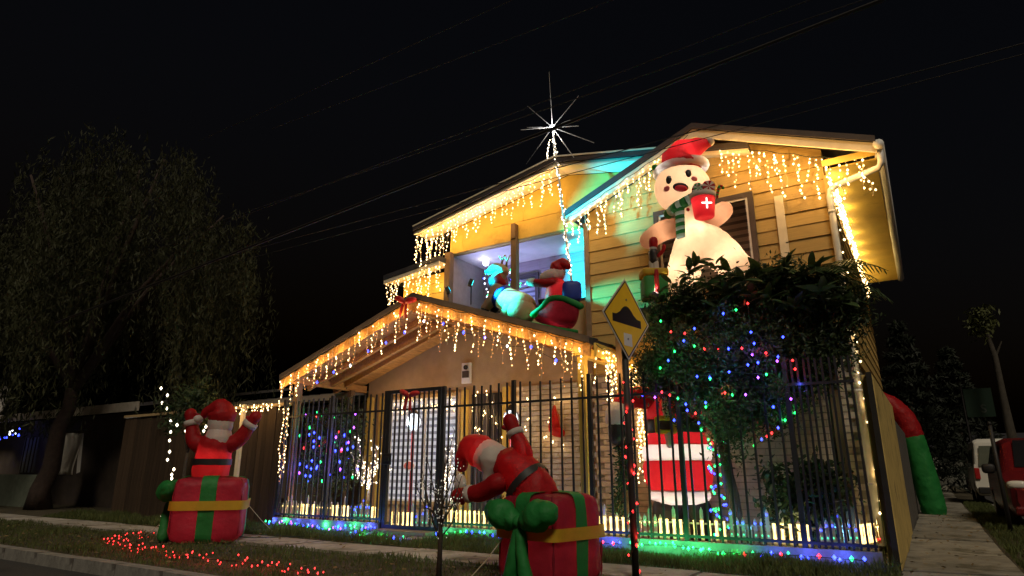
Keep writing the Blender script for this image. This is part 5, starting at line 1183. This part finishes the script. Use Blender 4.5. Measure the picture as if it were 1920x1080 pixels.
# white hanging cloth and door beside the trunk
cl = thing('hanging_cloth', 'white cloth hanging in a doorway beside the weeping tree trunk', 'cloth', at(130, 890, Y=9.6))
m = MB(); n_ = 10; vs = []
for j in range(n_+1):
    for i in range(9):
        u_ = i/8; v_ = j/n_; x_ = 121 + 26*u_ - 12*v_*(1-u_*.4) + 4*math.sin(v_*5); y_ = 812 + 78*v_
        vs.append(at(x_, y_, Y=9.6 + .06*math.sin(u_*9+v_*2)))
m.add(vs, [(j*9+i, j*9+i+1, (j+1)*9+i+1, (j+1)*9+i) for j in range(n_) for i in range(8)]); o = m.build('sheet', mat('cloth_white', (.6, .57, .5), .8, .08), cl, True); sd_ = o.modifiers.new('t', 'SOLIDIFY'); sd_.thickness = .015
m = MB(); m.tube([at(112, 808, Y=9.58), at(162, 806, Y=9.58)], .03, 6); m.build('rod', M_IRON, cl)
m = MB(); m.add([at(149, 813, Y=9.6), at(157, 812, Y=9.6), at(150, 885, Y=9.6), at(143, 888, Y=9.6)] + [at(149, 813, Y=9.7), at(157, 812, Y=9.7), at(150, 885, Y=9.7), at(143, 888, Y=9.7)], [(0, 1, 2, 3), (7, 6, 5, 4), (0, 4, 5, 1), (1, 5, 6, 2), (2, 6, 7, 3), (3, 7, 4, 0)]); m.build('frame', M_WHITE, cl)
string('blue light string under the eave of the far left house', [at(-20, 832, Y=9.7), at(5, 822, Y=9.7), at(20, 812, Y=9.7), at(34, 808, Y=9.7)], .12, [BLUE, COOL, BLUE], 141, .12, .035)
wl = thing('porch_lamp', 'small cold white lamp under the neighbouring eave', 'lamp', at(245, 799, Y=9.2)); p_ = at(245, 799, Y=9.2)
m = MB(); m.blob(p_, (.09, .05, .035), 10); m.build('lens', glow('lamp_cold', (.8, .92, 1), 4), wl, True)
m = MB(); m.box(p_ + Vector((-.12, .04, -.05)), p_ + Vector((.12, .1, .06))); m.build('case', M_DARKF, wl)
lamp(p_ + Vector((0, -.12, -.05)), (.8, .9, 1), 1.5, wl)

# ------------------------------------------------------------------ overhead cables
M_CAB = mat('cable', (.016, .014, .012), .6, .2)
cab = [((480, 445), (1036, 208), (1600, 0), .03, 5.0), ((470, 395), (900, 225), (1500, 0), .012, 5.2), ((520, 440), (1100, 262), (1900, 60), .012, 5.6), ((700, 170), (900, 95), (1150, 0), .01, 4.6), ((500, 470), (1000, 330), (1700, 150), .01, 6.0), ((620, 350), (1040, 215), (1620, 10), .012, 5.05), ((560, 180), (760, 90), (960, 0), .01, 4.4)]
labs = ('thickest overhead cable crossing above the star', 'thin cable just above the thickest overhead cable', 'thin cable sloping below the star towards the gable', 'thin cable high above the left gable', 'lowest thin cable over the roofs', 'thin cable lashed beside the thickest cable', 'topmost thin cable in the dark sky')
for (a, b, c, r0, y_), lb in zip(cab, labs):
    A, B, D = at(*a, Y=y_), at(*b, Y=y_), at(*c, Y=y_); dA = (A-B)*2.2; dD = (D-B)*2.0
    m = MB(); pts_ = []
    for i in range(25):
        t = i/24; pts_.append((B + dA).lerp(B + dD, t))
    zmid = B.z
    for q_ in pts_: pass
    m.tube(pts_, r0*(.6 if r0 > .02 else .42), 6); tag(m.build('overhead_cable', M_CAB), lb, 'cable', 'cables over the street')

# ------------------------------------------------------------------ parked cars, pole, street plate
def loft_car(name, label, x0, x1, y0, y1, prof, paint, cat, side_glass, wheel_y, front_glass=None, lights=None, wr=.34):
    """prof: list of (t along length, z bottom, z belt, z roof, half-width scale belt, half-width scale roof)."""
    o = thing(name, label, cat, ((x0+x1)/2, (y0+y1)/2, 0)); xc = (x0+x1)/2; hw = (x1-x0)/2; m = MB(); vs = []; n_ = 10
    for t, zb, zt, zr, wb, wr_ in prof:
        y_ = y0 + (y1-y0)*t
        sec = [(-wb*.92, zb), (-wb, zb+.18), (-wb*1.0, (zb+zt)/2), (-wb*.985, zt), (-wr_, zr-.06), (-wr_*.82, zr), (wr_*.82, zr), (wr_, zr-.06), (wb*.985, zt), (wb*1.0, (zb+zt)/2), (wb, zb+.18), (wb*.92, zb)]
        for a, z_ in sec: vs.append((xc + a*hw, y_, z_))
    K = 12; fs = [tuple(range(K)), tuple(range(len(prof)*K-1, (len(prof)-1)*K-1, -1))]
    for i in range(len(prof)-1):
        for j in range(K): fs.append((i*K+j, i*K+(j+1) % K, (i+1)*K+(j+1) % K, (i+1)*K+j))
    m.add(vs, fs); b = m.build('body', paint, o, True); bv = b.modifiers.new('b', 'BEVEL'); bv.width = .04; bv.segments = 3; bv.limit_method = 'ANGLE'; bv.angle_limit = R(25)
    for wy in wheel_y:
        for sd in (x0 + .1, x1 - .1):
            w = MB(); w.tube([(sd-.1, wy, wr), (sd+.1, wy, wr)], wr, 22); wh = w.build('wheel', mat('tyre', (.015, .015, .015), .8, .2), o, True)
            w = MB(); w.tube([(sd-.112, wy, wr), (sd+.112, wy, wr)], wr*.6, 18); w.build('rim', mat('rim', (.3, .3, .3), .35, .1, metal=.7), wh)
    return o
M_CARR = mat('car_red', (.12, .008, .010), .25, .1, spec=.6); M_CARW = mat('car_white', (.62, .60, .54), .3, .05, spec=.6); M_CGL = mat('car_glass', (.012, .012, .014), .08, .1, spec=.8)
rc = loft_car('red_minivan', 'dark red minivan parked beside the side pavement', 1.27, 3.05, 15.6, 20.2,
    [(0, .35, .72, .74, .8, .7), (.02, .26, .8, .84, .93, .8), (.14, .24, .95, 1.02, 1, .86), (.20, .24, 1.0, 1.12, 1, .86), (.36, .24, 1.03, 1.68, 1, .78), (.5, .24, 1.04, 1.76, 1, .8), (.8, .24, 1.05, 1.76, 1, .8), (.95, .26, 1.06, 1.66, 1, .78), (1, .35, 1.0, 1.1, .94, .85)], M_CARR, 'car', None, (16.5, 19.2))
m = MB(); m.quad((1.55, 16.56, 1.12), (2.77, 16.56, 1.12), (2.67, 17.2, 1.66), (1.65, 17.2, 1.66)); m.v = [(a, b-.03, c+.03) for a, b, c in m.v]; m.build('windscreen', M_CGL, rc)
for y0_, y1_ in ((17.3, 18.4), (18.5, 19.5)):
    m = MB(); m.quad((1.285, y0_, 1.08), (1.285, y1_, 1.08), (1.425, y1_, 1.62), (1.425, y0_+.1, 1.62)); m.v = [(a-.02, b, c) for a, b, c in m.v]; m.build('side_window', M_CGL, rc)
for xx in (1.47, 2.85):
    m = MB(); m.blob((xx, 15.74, .82), (.17, .1, .08), 14, pw=.7); m.build('headlight', mat('lamp_glass', (.6, .58, .52), .15, .1), rc, True)
m = MB(); m.blob((1.15, 17.05, 1.12), (.12, .07, .1), 12, pw=.6); m.build('mirror', M_IRON, rc, True)
m = MB(); m.box((1.70, 15.58, .5), (2.60, 15.64, .7)); m.build('grille', M_IRON, rc)
m = MB(); m.box((1.35, 15.52, .28), (2.97, 15.66, .44)); m.build('bumper', M_CARR, rc, bevel=.04)
vn = loft_car('white_van', 'white van parked behind the dark red minivan', 1.4, 3.25, 26.5, 31.2,
    [(0, .4, 1.0, 1.3, .95, .9), (.015, .3, 1.05, 1.98, 1, .84), (.05, .28, 1.08, 2.08, 1, .86), (.7, .28, 1.08, 2.08, 1, .86), (.82, .28, 1.08, 1.9, 1, .84), (.95, .28, .98, 1.08, 1, .9), (1, .35, .8, .85, .95, .85)], M_CARW, 'van', None, (27.4, 30.2), wr=.36)
m = MB(); m.quad((1.57, 26.47, 1.2), (3.09, 26.47, 1.2), (2.99, 26.5, 1.85), (1.67, 26.5, 1.85)); m.build('rear_window', mat('van_window', (.12, .13, .1), .15, .1), vn)
for y0_, y1_ in ((26.8, 28.1), (28.2, 29.5)):
    m = MB(); m.quad((1.4, y0_, 1.16), (1.4, y1_, 1.16), (1.54, y1_, 1.88), (1.54, y0_, 1.88)); m.v = [(a-.02, b, c) for a, b, c in m.v]; m.build('side_window', M_CGL, vn)
for xx in (1.5, 3.15):
    m = MB(); m.box((xx-.07, 26.44, .8), (xx+.07, 26.52, 1.15)); m.build('tail_light', mat('tail_red', (.35, .02, .02), .3, .1), vn, bevel=.02)
m = MB(); m.box((1.45, 26.38, .35), (3.2, 26.5, .55)); m.build('bumper', M_IRON, vn, bevel=.03)
vn.location.x -= .28; rc.location.x -= .16
dp_ = thing('dark_post', 'thin dark post at the edge of the side pavement', 'post', (1.02, 15.0, 0))
m = MB(); m.tube([(1.02, 15.0, -.05), (1.02, 15.0, 1.9)], .035, 8); m.build('shaft', M_IRON, dp_, True)
m = MB(); m.tube([(1.02, 15.0, 1.9), (1.02, 15.0, 1.96)], [.045, .02], 8); m.build('cap', M_IRON, dp_, True)
sp_ = at(1836, 755, Y=31)
gs = thing('street_plate', 'dim green hanging sign above the parked cars', 'sign', sp_)
m = MB(); m.box(sp_ + Vector((-.45, -.02, -.55)), sp_ + Vector((.45, .02, .55))); m.build('board', mat('sign_green', (.005, .018, .01), .5, .1), gs)
text_mesh('S', 'lettering', .45, Matrix.Translation(sp_ + Vector((.1, -.03, -.25))) @ Matrix.Rotation(R(90), 4, 'X'), mat('dull_letter', (.05, .055, .05), .6, .1), gs)
m = MB(); m.tube([sp_ + Vector((-.5, .05, -sp_.z)), sp_ + Vector((-.5, .05, .7))], .04, 6); m.build('pole', M_IRON, gs)
bh_ = thing('far_building', 'dim low building at the end of the side street', 'building', (-2, 55, 0))
m = MB(); m.box((-9, 55, 0), (14, 60, 2.6)); m.build('wall', mat('far_wall', (.12, .12, .1), .9, .3, 1.0), bh_)
m = MB(); m.prism([(54.5, 2.55), (60.5, 3.6), (60.5, 3.7), (54.5, 2.65)], -9.4, 14.4, ax='x'); m.build('roof', M_ROOF, bh_)
for x_ in (.2, 2.4):
    m = MB(); m.box((x_-.5, 54.93, .9), (x_+.5, 54.98, 1.9)); m.build('window', mat('window_far', (.3, .3, .26), .3, .1), bh_)

# ------------------------------------------------------------------ supply cords and litter of leaves on the ground
for lb, pts_ in (('black supply cord running from the gate to the standing Santa', [(-8.3, 8.7, .05), (-8.6, 8.0, .05), (-9.0, 7.4, .05), (-9.3, 7.0, .05), (-9.6, 6.9, .06)]), ('black supply cord running from the railing to the leaning Santa', [(-4.4, 8.7, .06), (-4.1, 8.0, .05), (-4.3, 7.5, .05), (-3.9, 7.0, .05), (-3.6, 6.6, .05)])):
    m = MB(); q_ = [Vector(p) for p in pts_]; w_ = []
    for a, b in zip(q_, q_[1:]): w_ += [a.lerp(b, k_/6) + Vector((.04*math.sin(k_+a.x*9), 0, 0)) for k_ in range(6)]
    m.tube(w_ + [q_[-1]], .008, 6); tag(m.build('supply_cord', WIRE_D), lb, 'cord')
g_ = np.random.default_rng(201); n_ = 700; x_ = np.concatenate([g_.uniform(-16, .4, n_), g_.uniform(-.4, .6, 160)]); y_ = np.concatenate([g_.uniform(4.7, 7.7, n_), g_.uniform(8, 20, 160)])
ax_ = g_.normal(size=(len(x_), 3)); ax_[:, 2] *= .15; nr_ = g_.normal(size=(len(x_), 3))*.3; nr_[:, 2] += 1
o = bpy.data.objects.new('fallen_leaves', leaf_mesh('fallen_leaves', np.stack([x_, y_, np.full(len(x_), .045)], 1), nr_, ax_, g_.uniform(.03, .09, len(x_)), g_.uniform(.02, .045, len(x_)), mat('leaf_dry', (.16, .11, .05), .8, .4))); C.objects.link(o); kind(o, 'stuff'); o['label'] = 'dry fallen leaves scattered on the verge and paving'; o['category'] = 'leaves'
